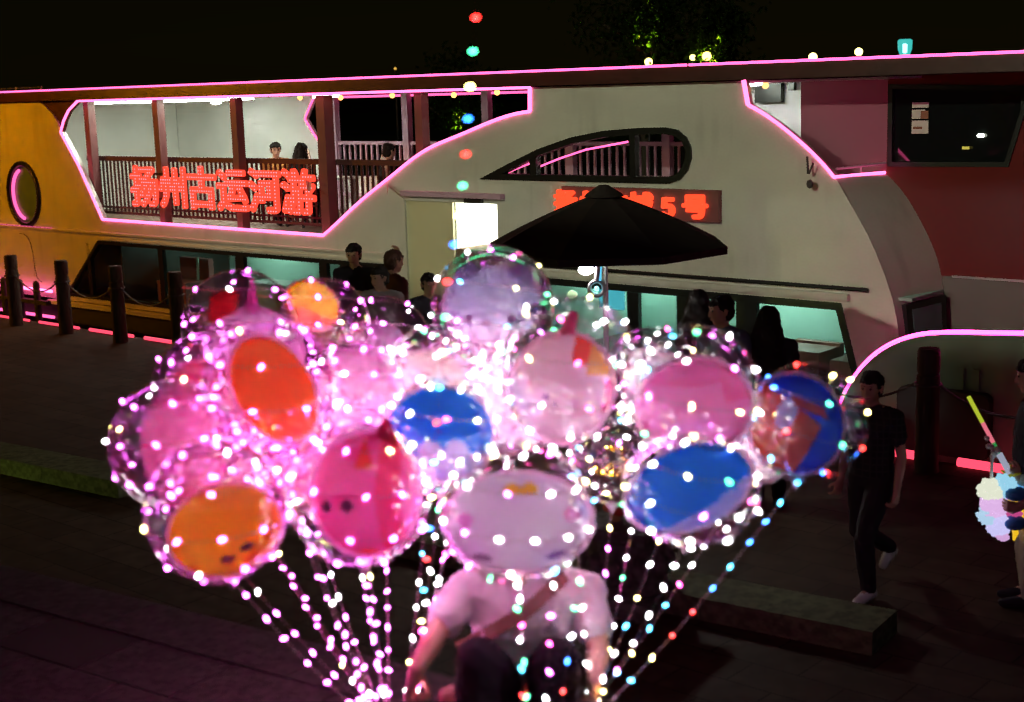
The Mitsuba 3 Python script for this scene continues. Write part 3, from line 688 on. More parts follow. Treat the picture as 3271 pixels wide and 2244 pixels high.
add(f'{k}__canopy', trimesh.Trimesh(np.array(vs), np.array(fs), process=False), 'umbrella_cloth', smooth=30)
add(f'{k}__cap', lathe([(0.0, 0.055), (0.04, 0.05), (0.15, -0.02), (0.17, -0.045), (0.0, -0.03)], 16, ap), 'umbrella_cloth', smooth=40)
for i in range(ribs):
    add(f'{k}__rib', cyl(top - [0, 0, 0.03], edge[i] - [0, 0, 0.015], 0.008, 6), 'black')
    a, b = edge[i], edge[(i + 1) % ribs]
    add(f'{k}__valance', trimesh.Trimesh(np.array([a, b, b - [0, 0, 0.06], a - [0, 0, 0.06]]), np.array([[0, 1, 2], [0, 2, 3]]), process=False), 'umbrella_cloth')
add(f'{k}__pole', cyl((ap[0], ap[1], 0.0), (ap[0], ap[1], ap[2]), 0.024), 'steel', smooth=40)
add(f'{k}__foot', lathe([(0, 0), (0.28, 0), (0.28, 0.06), (0.06, 0.10), (0, 0.10)], 20, (ap[0], ap[1], 0.001)), 'stone', smooth=40)
tag(k, 'black patio parasol in front of the boat sign', 'parasol')
k = 'stall_lamp'
lp = np.array((-7.112, 9.089, 1.926))
emit(f'{k}__globe', ball(0.055, lp, 2, (1.2, 1.2, 0.85)), (800, 830, 800), 130)
add(f'{k}__socket', cyl(lp + [0.04, 0.03, 0.0], lp + [0.06, 0.045, 0.30], 0.025), 'table_white')
lq = np.array((-7.032, 9.121, 1.772))
dq = EYE - lq
dq /= np.linalg.norm(dq)
xq, yq, _ = frame_of(dq)
aa = np.linspace(0, 2 * np.pi, 25)[:-1]
add(f'{k}__ring', tube(lq + 0.060 * (np.cos(aa)[:, None] * xq + np.sin(aa)[:, None] * yq), 0.018, 8, True), 'table_white', smooth=60)
emit(f'{k}__ring_disc', ball(0.022, lq, 1), (0.5, 1.8, 2.2), 2)
add(f'{k}__holder', cyl(lq + [0, 0, 0.06], lq + [0.02, 0.02, 0.33], 0.022), 'table_white')
emit(f'{k}__blue_handle', cyl(lq + 0.06 * yq + 0.02 * xq, lq + 0.20 * yq + 0.0 * xq + [0.02, 0.02, 0], 0.022, 8), (0.10, 0.55, 0.80), 2)
tag(k, 'white hanging lamp with ring light under the black parasol', 'lamp')

# ---------------------------------------------------------------- people
def hull_of(*balls):
    """Hull of spheres (centre, radius)."""
    return m3.Manifold.batch_hull([m3.Manifold.sphere(r, 14).translate([float(c) for c in p]) for p, r in balls])


def merge(ms):
    return m3.Manifold.batch_boolean(list(ms), m3.OpType.Add)


def to_tri(man, edge=0.02, it=6):
    man = man.refine_to_length(edge) if edge else man
    m = man.to_mesh()
    t = trimesh.Trimesh(np.array(m.vert_properties[:, :3]), np.array(m.tri_verts))
    if it:
        trimesh.smoothing.filter_taubin(t, lamb=0.5, nu=0.53, iterations=it)
    return t


def creased(t, amp, f=14.0):
    """Folds in cloth: the surface pushed in and out along its normals."""
    v = np.array(t.vertices)
    n = np.array(t.vertex_normals)
    k = meshkit.fbm(np.stack([v[:, 0] * f + v[:, 2] * f * 0.7, v[:, 1] * f, v[:, 2] * f * 0.55], 1), 3, 21) - 0.5
    ridge = 0.18 - np.abs(k)
    return trimesh.Trimesh(v + n * (amp * 2.4 * ridge)[:, None], t.faces, process=False)


def unit(v):
    v = np.asarray(v, float)
    return v / np.linalg.norm(v)


def head_parts(c, fwd, up, s=1.0):
    """(manifolds of the head for the body mesh, hair manifold, eye positions)."""
    f = unit(fwd)
    u = unit(np.asarray(up) - f * (np.asarray(up) @ f))
    r = np.cross(f, u)
    P = lambda a, b, d: np.asarray(c) + s * (a * r + b * f + d * u)
    head = [hull_of((P(0, -0.022, 0.035), 0.078 * s), (P(0, 0.022, 0.03), 0.070 * s), (P(0, 0.03, -0.035), 0.058 * s)),
            hull_of((P(0, 0.03, -0.03), 0.056 * s), (P(0, 0.048, -0.085), 0.030 * s), (P(0.035, 0.005, -0.06), 0.025 * s), (P(-0.035, 0.005, -0.06), 0.025 * s)),
            hull_of((P(0, 0.088, 0.012), 0.010 * s), (P(0, 0.102, -0.028), 0.013 * s), (P(0.014, 0.088, -0.032), 0.009 * s), (P(-0.014, 0.088, -0.032), 0.009 * s)),
            hull_of((P(0.02, 0.078, -0.062), 0.009 * s), (P(-0.02, 0.078, -0.062), 0.009 * s), (P(0, 0.084, -0.062), 0.010 * s)),
            hull_of((P(0.045, 0.075, 0.035), 0.012 * s), (P(-0.045, 0.075, 0.035), 0.012 * s))]
    for k in (1, -1):
        head.append(hull_of((P(k * 0.078, -0.005, 0.015), 0.012 * s), (P(k * 0.076, -0.008, -0.025), 0.010 * s), (P(k * 0.083, -0.018, 0.005), 0.012 * s)))
    cap = merge([hull_of((P(0, -0.026, 0.042), 0.088 * s), (P(0, 0.020, 0.046), 0.078 * s), (P(0, -0.035, -0.02), 0.076 * s))])
    # the face is left free: cut below the hairline in front
    cut = m3.Manifold.cube([0.4 * s, 0.2 * s, 0.3 * s], True).translate([0, 0.137 * s, -0.098 * s])
    cut2 = m3.Manifold.cube([0.4 * s, 0.3 * s, 0.2 * s], True).translate([0, 0.130 * s, -0.098 * s])
    M = np.column_stack([r, f, u, np.asarray(c)])
    hair = cap - cut.transform(M) - cut2.transform(M)
    eyes = [P(k * 0.031, 0.083, 0.012) for k in (1, -1)]
    return head, hair, eyes, P


def hand_parts(wrist, d, palm_n, size=1.0, curl=0.6, side=1):
    """A palm, five unequal bent fingers and a thumb leaving the palm's side. d: along the hand, palm_n: out of the palm."""
    d = unit(d)
    n = unit(np.asarray(palm_n) - d * (np.asarray(palm_n) @ d))
    s = np.cross(d, n) * side
    w = np.asarray(wrist, float)
    out = [hull_of((w, 0.026 * size), (w + d * 0.085 * size + s * 0.030 * size, 0.013 * size), (w + d * 0.090 * size - s * 0.026 * size, 0.013 * size), (w + d * 0.02 * size + s * 0.025 * size, 0.016 * size))]
    for j, (off, ln) in enumerate(((0.032, 0.072), (0.011, 0.082), (-0.010, 0.076), (-0.030, 0.060))):
        p = w + d * (0.088 * size) + s * off * size
        a = 0.25
        pts = [p]
        for q in (0.45, 0.32, 0.23):
            a += curl * (0.9 + 0.1 * j)
            p = p + (d * math.cos(a) + n * math.sin(a)) * ln * q * size
            pts.append(p)
        for i in range(3):
            out.append(hull_of((pts[i], (0.0100 - 0.001 * i) * size), (pts[i + 1], (0.0090 - 0.001 * i) * size)))
    p0 = w + d * 0.025 * size + s * 0.028 * size
    p1 = p0 + (d * 0.55 + s * 0.65 + n * 0.45) * 0.038 * size
    p2 = p1 + (d * 0.75 + s * 0.05 + n * 0.75) * 0.032 * size
    out += [hull_of((p0, 0.014 * size), (p1, 0.0115 * size)), hull_of((p1, 0.0115 * size), (p2, 0.0095 * size))]
    return out


def person(label, J, skin='skin', top='cloth_black', legs='cloth_trousers', hair='hair', long_hair=False, sleeve=0.55, s=1.0, parts='all', edge=0.03, curl=(0.5, 0.5), eyes=True, category='person', shorts=False, shoes='cloth_black', group=None, hem=0.0):
    """J: joints in world metres. Body is one surface; shirt, trousers, hair and shoes are its children."""
    key = num('person')
    g = {k: np.asarray(v, float) for k, v in J.items()}
    B_, C_ = [], []
    head, hr, ey, P = head_parts(g['head'], g['face'], g.get('up', (0, 0, 1)), s)
    B_ += head
    B_ += [hull_of((g['neck'], 0.052 * s), (P(0, 0.0, -0.05), 0.050 * s)), hull_of((g['neck'], 0.055 * s), (g['chest'], 0.10 * s))]
    tor = []
    for k in ('L', 'R'):
        tor.append(hull_of((g['sh' + k], 0.056 * s), (g['chest'], 0.118 * s), (g['neck'], 0.048 * s)))
    lat = unit(g['shR'] - g['shL'])
    tor.append(hull_of((g['chest'] + lat * 0.06 * s, 0.105 * s), (g['chest'] - lat * 0.06 * s, 0.105 * s), (g['belly'] + lat * 0.045 * s, 0.098 * s), (g['belly'] - lat * 0.045 * s, 0.098 * s)))
    tor.append(hull_of((g['belly'] + lat * 0.05 * s, 0.098 * s), (g['belly'] - lat * 0.05 * s, 0.098 * s), (g['hipL'], 0.095 * s), (g['hipR'], 0.095 * s)))
    B_ += tor
    arms, sleeves, thighs, trouser = [], [], [], []
    for k in ('L', 'R'):
        a, b, c = g['sh' + k], g['el' + k], g['wr' + k]
        arms += [hull_of((a, 0.050 * s), (a + (b - a) * 0.45, 0.046 * s), (b, 0.037 * s)), hull_of((b, 0.037 * s), (b + (c - b) * 0.3, 0.039 * s), (c, 0.026 * s))]
        d = g.get('hd' + k, c - b)
        arms += hand_parts(c, d, g.get('pn' + k, np.cross(d, [0, 0, 1.0]) + 0.01), s, curl[0 if k == 'L' else 1], 1 if k == 'L' else -1)
        m_ = a + (b - a) * sleeve
        sleeves.append(hull_of((a, 0.064 * s), (a + (b - a) * sleeve * 0.6, 0.062 * s), (m_, 0.060 * s)))
        h, kn, an, to = g['hip' + k], g['kn' + k], g['an' + k], g['to' + k]
        thighs += [hull_of((h, 0.088 * s), (kn, 0.056 * s)), hull_of((kn, 0.054 * s), (kn + (an - kn) * 0.3, 0.054 * s), (an, 0.036 * s)), hull_of((an, 0.036 * s), (an + [0, 0, -0.045 * s], 0.032 * s), (to, 0.026 * s))]
        if shorts:
            trouser += [hull_of((h, 0.103 * s), (h + (kn - h) * 0.95, 0.080 * s))]
        else:
            trouser += [hull_of((h, 0.103 * s), (kn, 0.073 * s)), hull_of((kn, 0.072 * s), (kn + (an - kn) * 0.35, 0.068 * s), (kn + (an - kn) * 0.95, 0.054 * s))]
    B_ += arms + thighs
    add(f'{key}__body', to_tri(merge(B_), edge, 4), skin, smooth=True)
    sh = []
    for k in ('L', 'R'):
        sh.append(hull_of((g['sh' + k], 0.068 * s), (g['chest'], 0.135 * s), (g['neck'] - unit(g['neck'] - g['chest']) * 0.02, 0.058 * s)))
    sh.append(hull_of((g['chest'] + lat * 0.06 * s, 0.122 * s), (g['chest'] - lat * 0.06 * s, 0.122 * s), (g['belly'] + lat * 0.05 * s, 0.117 * s), (g['belly'] - lat * 0.05 * s, 0.117 * s)))
    pel = (g['hipL'] + g['hipR']) / 2
    lo = pel + unit(g['belly'] - pel) * 0.06 * s
    sh.append(hull_of((g['belly'] + lat * 0.05 * s, 0.117 * s), (g['belly'] - lat * 0.05 * s, 0.117 * s), (lo + lat * 0.06 * s, 0.118 * s), (lo - lat * 0.06 * s, 0.118 * s)))
    neck_cut = m3.Manifold.sphere(0.062 * s, 20).translate([float(q) for q in g['neck'] + unit(P(0, 0, 0) - g['neck']) * 0.045 * s])
    add(f'{key}__shirt', creased(to_tri(merge(sh + sleeves) - neck_cut, edge, 4), 0.022), top, smooth=True)
    tr = [hull_of((g['hipL'], 0.112 * s), (g['hipR'], 0.112 * s), (pel + unit(g['belly'] - pel) * 0.04, 0.105 * s))]
    add(f'{key}__trousers', creased(to_tri(merge(tr + trouser), edge, 4), 0.018), legs, smooth=True)
    hm = [hr]
    if long_hair:
        hm += [hull_of((P(0, -0.03, 0.04), 0.092 * s), (P(0.05, -0.05, -0.12), 0.085 * s), (P(-0.05, -0.05, -0.12), 0.085 * s), (P(0.085, -0.085, -0.34), 0.07 * s), (P(-0.085, -0.085, -0.34), 0.07 * s)), hull_of((P(0.06, -0.01, 0.0), 0.04 * s), (P(0.085, -0.03, -0.25), 0.035 * s)), hull_of((P(-0.06, -0.01, 0.0), 0.04 * s), (P(-0.085, -0.03, -0.25), 0.035 * s))]
    t = to_tri(merge(hm), 0.012, 3)
    vv = np.array(t.vertices)
    vv += ((meshkit.noise(vv * np.array([70, 70, 38]), 3)[:, None] - 0.5) * 0.020 + (meshkit.noise(vv * 24, 9)[:, None] - 0.5) * 0.016) * s * np.array(t.vertex_normals)
    vv[:, 2] += (meshkit.noise(vv * 60, 4) - 0.5) * 0.014 * s
    add(f'{key}__hair', trimesh.Trimesh(vv, t.faces, process=False), hair, smooth=True)
    if eyes:
        for e in ey:
            add(f'{key}__eye', ball(0.0085 * s, e, 1), 'iris', smooth=True)
            b0 = e + np.array([0, 0, 0.022 * s])
            add(f'{key}__eyebrow', to_tri(hull_of((b0 - lat * 0.017 * s + unit(g['face']) * 0.003, 0.0022 * s), (b0 + lat * 0.017 * s + unit(g['face']) * 0.003, 0.0028 * s)), None, 0), hair)
        add(f'{key}__lips', to_tri(hull_of((P(0.020, 0.084, -0.062), 0.005 * s), (P(-0.020, 0.084, -0.062), 0.005 * s), (P(0, 0.092, -0.062), 0.006 * s)), None, 0), 'lip')
    if shoes:
        for k in ('L', 'R'):
            an, to = g['an' + k], g['to' + k]
            heel = an + (an - to) * np.array([0.35, 0.35, 0]) + [0, 0, -0.035 * s]
            add(f'{key}__shoe', to_tri(hull_of((an + [0, 0, -0.02 * s], 0.046 * s), (heel, 0.040 * s), (to, 0.036 * s), (to + (to - an) * 0.15 * np.array([1, 1, 0]), 0.030 * s)), 0.03, 2), shoes, smooth=True)
    tag(key, label, category, group)
    return key, P


scene['maroon_cloth'] = prin((0.10, 0.03, 0.025), 0.85)
scene['hair_brown'] = prin((0.05, 0.024, 0.015), 0.75, specular=0.12)
scene['lip'] = prin((0.40, 0.16, 0.13), 0.4)


def standing(x, y, z, heading, h, arm_l='down', arm_r='down', step=0.0, turn=0.0):
    """Joints of a standing or walking figure, h metres tall, facing heading (degrees from +x)."""
    s = h / 1.74
    a = math.radians(heading)
    f, r = np.array([math.cos(a), math.sin(a), 0]), np.array([math.sin(a), -math.cos(a), 0])
    P = lambda q, w, e: np.array([x, y, z]) + s * (q * r + w * f + np.array([0, 0, e]))
    a2 = math.radians(heading + turn)
    J = dict(head=P(0, 0.03, 1.625), face=(math.cos(a2), math.sin(a2), -0.08), neck=P(0, 0, 1.475), chest=P(0, 0, 1.27), belly=P(0, 0.01, 1.08),
             shL=P(-0.185, 0, 1.41), shR=P(0.185, 0, 1.41), hipL=P(-0.085, 0, 0.93), hipR=P(0.085, 0, 0.93))
    for k, q, arm in (('L', -1, arm_l), ('R', 1, arm_r)):
        if arm == 'down':
            J['el' + k], J['wr' + k] = P(q * 0.235, -0.03, 1.12), P(q * 0.245, 0.05, 0.87)
        elif arm == 'fwd':
            J['el' + k], J['wr' + k] = P(q * 0.225, 0.02, 1.14), P(q * 0.17, 0.24, 1.20)
        elif arm == 'up':
            J['el' + k], J['wr' + k] = P(q * 0.26, 0.12, 1.40), P(q * 0.17, 0.14, 1.66)
        elif arm == 'swing':
            J['el' + k], J['wr' + k] = P(q * 0.23, -0.12, 1.15), P(q * 0.24, -0.10, 0.90)
    fw = step
    J['knL'], J['anL'] = P(-0.09, 0.10 * (fw > 0) + 0.25 * fw, 0.50), P(-0.09, 0.30 * fw, 0.085)
    J['toL'] = J['anL'] + s * (0.15 * f) + [0, 0, -0.05 * s]
    if fw:
        J['knR'], J['anR'] = P(0.09, 0.02, 0.50), P(0.09, -0.40 * fw * 2, 0.24)
        J['toR'] = J['anR'] + s * (0.10 * f) + [0, 0, -0.12 * s]
    else:
        J['knR'], J['anR'] = P(0.09, 0.03, 0.50), P(0.09, 0, 0.085)
        J['toR'] = J['anR'] + s * (0.15 * f) + [0, 0, -0.05 * s]
    return J, s


def stand(label, x, y, h, heading, top, legs='cloth_trousers', **kw):
    J, s = standing(x, y, 0.0, heading, h, kw.pop('arm_l', 'down'), kw.pop('arm_r', 'down'), kw.pop('step', 0.0), kw.pop('turn', 0.0))
    return person(label, J, top=top, legs=legs, s=s, **kw)


stand('man in a black T-shirt with short black hair, head bowed, on the quay', -11.69, 10.76, 1.74, -60, 'cloth_black', arm_l='fwd', arm_r='fwd')
stand('brown-haired person with a raised arm, half hidden behind the man in the light shirt', -10.75, 10.42, 1.75, 75, 'maroon_cloth', arm_l='up', eyes=False, hair='hair_brown')
stand('man in an open light shirt right of the man in black', -10.40, 9.92, 1.66, -70, 'cloth_light', turn=-25)
stand('dark-haired person in black left of the top lavender balloon', -9.91, 10.10, 1.60, -30, 'cloth_black')
stand('dark-haired woman left of the man in the blue-grey shirt', -6.56, 9.85, 1.69, 60, 'cloth_black', eyes=False, long_hair=True, turn=60)
stand('man in a blue-grey shirt before the right cabin windows', -6.10, 9.56, 1.72, -95, 'cloth_blue', turn=-30)
stand('woman in black with long black hair, seen from behind', -5.77, 9.70, 1.63, 110, 'cloth_black', long_hair=True, eyes=False)
stand('boy in a dark plaid shirt walking on the quay at the right', -4.20, 8.38, 1.51, -95, 'cloth_plaid', 'cloth_black', step=0.55, turn=10, edge=0.02, shoes='sole_white')
# diners on the upper deck, seated behind the letters
for (lab, x, y, z, hd, top, kw) in (('young man in an orange top sitting behind the deck railing', -18.1, 15.05, 1.34, -30, 'cloth_orange', {}),
                                    ('dark-haired diner in black sitting with back turned behind the letters', -17.25, 14.85, 1.34, 100, 'cloth_black', {'eyes': False, 'long_hair': True}),
                                    ('dark-haired diner at the table right of the thick maroon post', -15.35, 14.9, 1.34, 80, 'cloth_black', {'eyes': False})):
    J, s = standing(x, y, z - 0.42, hd, 1.72, 'fwd', 'fwd')
    a = math.radians(hd)
    f = np.array([math.cos(a), math.sin(a), 0])
    for k in ('L', 'R'):
        J['kn' + k] = J['hip' + k] + f * 0.40 + [0, 0, -0.01]
        J['an' + k] = J['kn' + k] + [0, 0, -0.40]
        J['to' + k] = J['an' + k] + f * 0.15 + [0, 0, -0.05]
    person(lab, J, top=top, s=s, **kw)
    c0 = num('deck_chair')
    hp = (J['hipL'] + J['hipR']) / 2
    add(f'{c0}__seat', bx(hp[0] - 0.21, hp[0] + 0.21, hp[1] - 0.21, hp[1] + 0.21, hp[2] - 0.145, hp[2] - 0.115), 'black')
    for sx in (-1, 1):
        for sy in (-1, 1):
            add(f'{c0}__leg', bx(hp[0] + sx * 0.19 - 0.014, hp[0] + sx * 0.19 + 0.014, hp[1] + sy * 0.19 - 0.014, hp[1] + sy * 0.19 + 0.014, 1.341, hp[2] - 0.146), 'black')
    tag(c0, f'black chair under the {lab[:lab.index(" sitting") if " sitting" in lab else lab.index(" at")]}', 'chair')

# the balloon seller: crouches on the terrace, face hidden by the balloon with the crown
hL, hR = np.array((-3.083, 3.017, 1.576)), np.array((-2.669, 3.411, 1.493))
JM = dict(head=(-2.957, 3.432, 1.94), face=(0.60, -0.72, -0.30), neck=(-3.002, 3.466, 1.797), chest=(-3.016, 3.472, 1.652), belly=(-3.053, 3.508, 1.493),
          shL=(-2.873, 3.635, 1.698), shR=(-3.15, 3.32, 1.731), elL=(-2.753, 3.543, 1.555), elR=(-3.112, 3.143, 1.648), wrL=tuple(hR), wrR=tuple(hL),
          hipL=(-3.05, 3.603, 1.318), hipR=(-3.146, 3.495, 1.33), knL=(-2.744, 3.315, 1.588), knR=(-2.936, 3.15, 1.598), anL=(-2.797, 3.372, 1.124), anR=(-2.968, 3.154, 1.176),
          toL=(-2.714, 3.306, 1.113), toR=(-2.914, 3.064, 1.166), hdL=(0.02, -0.12, -0.5), hdR=(-0.10, -0.10, -0.5), pnL=(-0.7, -0.5, 0), pnR=(0.75, 0.4, 0.0))
kman, PM = person('man in a white polo shirt crouching under the cloud of lit balloons', JM, top='cloth_polo', legs='cloth_trousers', edge=0.014, curl=(0.95, 0.95), sleeve=0.62, s=1.0)
labels[f'{kman}__shirt'] = {'label': 'white polo shirt lit pink by the balloon lights'}
FW = unit(EYE - np.array(JM['chest']))                      # the way the man faces
LAT = unit(np.array(JM['shL']) - np.array(JM['shR']))
shirt_mesh = None


def on_front(px_pts, mesh_key, lift):
    """Points pushed on the front of a clothing mesh along the way the man faces."""
    v, f_ = meshkit.WRITTEN[scene[mesh_key]['filename']][:2]
    m = trimesh.Trimesh(v, f_, process=False)
    p = np.asarray(px_pts, float) + FW * 0.6
    loc, ri, _ = m.ray.intersects_location(p, np.tile(-FW, (len(p), 1)), multiple_hits=False)
    out = np.asarray(px_pts, float).copy()
    for q, i in zip(loc, ri):
        out[i] = q + FW * lift
    return out


def ribbon(path, width, across, t=0.004):
    p = np.asarray(path)
    a = unit(across)
    v = np.vstack([p - a * width / 2, p + a * width / 2, p - a * width / 2 - FW * t, p + a * width / 2 - FW * t])
    n = len(p)
    f_ = []
    for i in range(n - 1):
        for q0, q1 in ((0, 1), (1, 3), (3, 2), (2, 0)):
            A, B2, C, D = q0 * n + i, q1 * n + i, q1 * n + i + 1, q0 * n + i + 1
            f_ += [[A, B2, C], [A, C, D]]
    return trimesh.Trimesh(v, np.array(f_), process=False)


sp = densify([(-2.897, 3.553, 1.779), (-2.978, 3.455, 1.666), (-3.061, 3.366, 1.601), (-3.145, 3.279, 1.546)], 0.012)
sp = on_front(sp, f'{kman}__shirt', 0.007)
for _ in range(8):
    sp[1:-1] = 0.25 * sp[:-2] + 0.5 * sp[1:-1] + 0.25 * sp[2:]
across = np.cross(unit(sp[-1] - sp[0]), FW)
k = add('bag_strap', ribbon(sp + FW * 0.006, 0.046, across), 'strap_leather', smooth=40)
tag(k, "brown bag strap across the crouching man's white shirt", 'strap')
bp = sp[len(sp) * 2 // 5] + FW * 0.010
add(f'{kman}__collar', cat(*[ribbon(on_front(densify([np.array(a), np.array(b)], 0.01), f'{kman}__shirt', 0.008), 0.035, np.cross(unit(np.array(b) - np.array(a)), FW), 0.003) for a, b in (((-3.028, 3.438, 1.774), (-2.989, 3.45, 1.685)), ((-2.952, 3.503, 1.771), (-2.98, 3.458, 1.685)))]), 'cloth_polo', smooth=30)
# small triangular print on the shirt
tri = [(-2.918, 3.497, 1.624), (-2.93, 3.478, 1.59), (-2.896, 3.507, 1.589), (-2.918, 3.497, 1.624)]
tp = on_front(densify(tri, 0.005), f'{kman}__shirt', 0.002)
add(f'{kman}__shirt_print', tube(tp, 0.0013, 5), 'ink')
tp = on_front(densify([(-2.916, 3.494, 1.607), (-2.92, 3.487, 1.595), (-2.908, 3.498, 1.595), (-2.916, 3.494, 1.607)], 0.003), f'{kman}__shirt', 0.002)
add(f'{kman}__shirt_print', tube(tp, 0.0012, 5), 'ink')
k = 'sling_bag'
bq = np.array((-3.152, 3.3, 1.382))
add(f'{k}__pouch', to_tri(hull_of((bq, 0.03), (bq + LAT * -0.06 + [0, 0, -0.01], 0.025), (bq + [0, 0, -0.13], 0.03), (bq + LAT * -0.06 + [0, 0, -0.13], 0.028)), 0.02, 3), 'strap_leather', smooth=True)
tag(k, 'brown sling bag hanging at the crouching man\'s hip', 'bag')

# seller at the right edge with light toys
J, s = standing(-3.285, 8.78, 0.0, 205, 1.62)
J['wrR'], J['wrL'] = np.array((-3.317, 8.631, 0.861)), np.array((-3.253, 8.521, 0.731))
for k_, d_ in (('R', (-0.15, -0.15, 0.6)), ('L', (-0.6, -0.5, 0.05))):
    J['el' + k_] = 0.5 * (J['sh' + k_] + J['wr' + k_]) + np.array([0.05, 0.02, -0.16])
    J['hd' + k_], J['pn' + k_] = d_, (-0.5, 0.4, 0.1)
person('light toy seller in black top and beige trousers, cut by the right edge', J, top='cloth_black', legs='cloth_beige', s=s, eyes=True)
k = 'light_stick'
pa, pb = np.array((-3.61, 8.508, 1.396)), np.array((-3.364, 8.602, 0.909))
segs = [(0, .34, (0.42, 0.50, 0.03)), (.34, .60, (0.75, 0.16, 0.22)), (.60, .74, (0.02, 0.22, 0.05)), (.74, 1.0, (0.30, 0.32, 0.42))]
for a, b, cl in segs:
    emit(f'{k}__segment', cyl(pa + (pb - pa) * (a + 0.003), pa + (pb - pa) * (b - 0.003), 0.013 if a < .7 else 0.02, 8), cl, 2)
add(f'{k}__star', cat(*[tube([pb + (pb - pa) * 0.02, pb + (pb - pa) * 0.02 + np.array([math.cos(t) * 0.07, 0, math.sin(t) * 0.07]) * 0.5, pb + (pb - pa) * 0.02 + np.array([math.cos(t) * 0.07, 0, math.sin(t) * 0.07])], [0.022, 0.014, 0.004], 5) for t in np.arange(5) * 2 * math.pi / 5 + 0.3]), 'cloth_yellow')
tag(k, 'slim light stick in yellow, pink and green segments', 'light stick')
k = 'light_plush'
lc = np.array((-3.396, 8.528, 0.716))
for dx, dz, r, cl in ((-0.06, 0.10, 0.075, (0.75, 0.78, 0.62)), (0.035, 0.12, 0.07, (0.30, 0.62, 0.80)), (0.10, 0.09, 0.05, (0.10, 0.35, 0.70)), (-0.03, 0.0, 0.085, (0.72, 0.45, 0.78)), (-0.07, -0.07, 0.06, (0.42, 0.62, 0.80)), (0.0, -0.12, 0.08, (0.58, 0.55, 0.90)), (0.02, -0.19, 0.045, (0.62, 0.36, 0.66)), (0.08, -0.05, 0.06, (0.50, 0.06, 0.22))):
    p = lc + dx * np.array([0.756, 0.653, 0]) + [0, 0, dz]
    m = ball(r, p, 4)
    v = np.array(m.vertices)
    v += (meshkit.fbm(v * 34, 4, 5)[:, None] - 0.5) * 0.075 * np.array(m.vertex_normals)
    emit(f'{k}__tuft', trimesh.Trimesh(v, m.faces, process=False), cl, 3, smooth=True)
for dx, dz in ((0.085, 0.075), (0.085, -0.115)):
    p = lc + dx * np.array([0.756, 0.653, 0]) + [0, 0, dz] + 0.05 * np.array([0.6, -0.76, 0.2])
    add(f'{k}__blue_pad', ball(0.058, p, 2, (1.3, 1.3, 0.8)), prin((0.03, 0.20, 0.55), 0.6), smooth=True)
tag(k, 'glowing white and blue plush toy held by the seller', 'toy')
k = 'light_tinsel'
for i_ in range(9):
    q_ = np.array((-3.314, 8.595, 0.702)) + np.array([0.02, 0.02, 0]) * rng.normal() + [0, 0, 0.13 - 0.032 * i_]
    emit(f'{k}__strand', tube([q_, q_ + [0.012, 0.010, -0.05], q_ + [0.03 * rng.normal(), 0.02, -0.10]], [0.016, 0.02, 0.008], 6), (0.85, 0.50, 0.015) if i_ % 3 else (0.6, 0.16, 0.01), 2)
tag(k, 'glowing yellow and orange tinsel bundle behind the plush toy', 'tinsel')
k = 'light_wand'
wb = np.array((-3.461, 8.549, 1.035))
add(f'{k}__handle', tube([wb, wb + [0, 0, -0.09], wb + [0, 0, -0.17]], 0.010, 6), 'clear_plastic')
add(f'{k}__head', cat(*[ball(0.018, wb + rng.normal(size=3) * 0.03 + [0, 0, 0.03], 1) for _ in range(9)]), 'clear_plastic')
tag(k, 'clear plastic wand hanging beside the light stick', 'wand')

# ---------------------------------------------------------------- balloons
TO = unit((0.60, -0.745, 0.20))                            # the prints face the crowd on the terrace
SU = unit(np.cross([0, 0, 1.0], -TO)) * -1
SU = unit((0.756, 0.653, 0.0) - TO * (np.array((0.756, 0.653, 0.0)) @ TO))
SV = np.cross(SU, -TO) if (np.cross(SU, -TO) @ np.array([0, 0, 1.0])) > 0 else np.cross(-TO, SU)


def blob(u, v, cu, cv, ru, rv, ang=0.0):
    c_, s_ = math.cos(ang), math.sin(ang)
    a, b = (u - cu) * c_ + (v - cv) * s_, -(u - cu) * s_ + (v - cv) * c_
    return (a / ru) ** 2 + (b / rv) ** 2 < 1


def paint(base, *spots):
    def fn(u, v, w):
        col = np.tile(np.array(base, float), (len(u), 1))
        for where_, rgb in spots:
            col[where_(u, v, w)] = rgb
        return col
    return fn


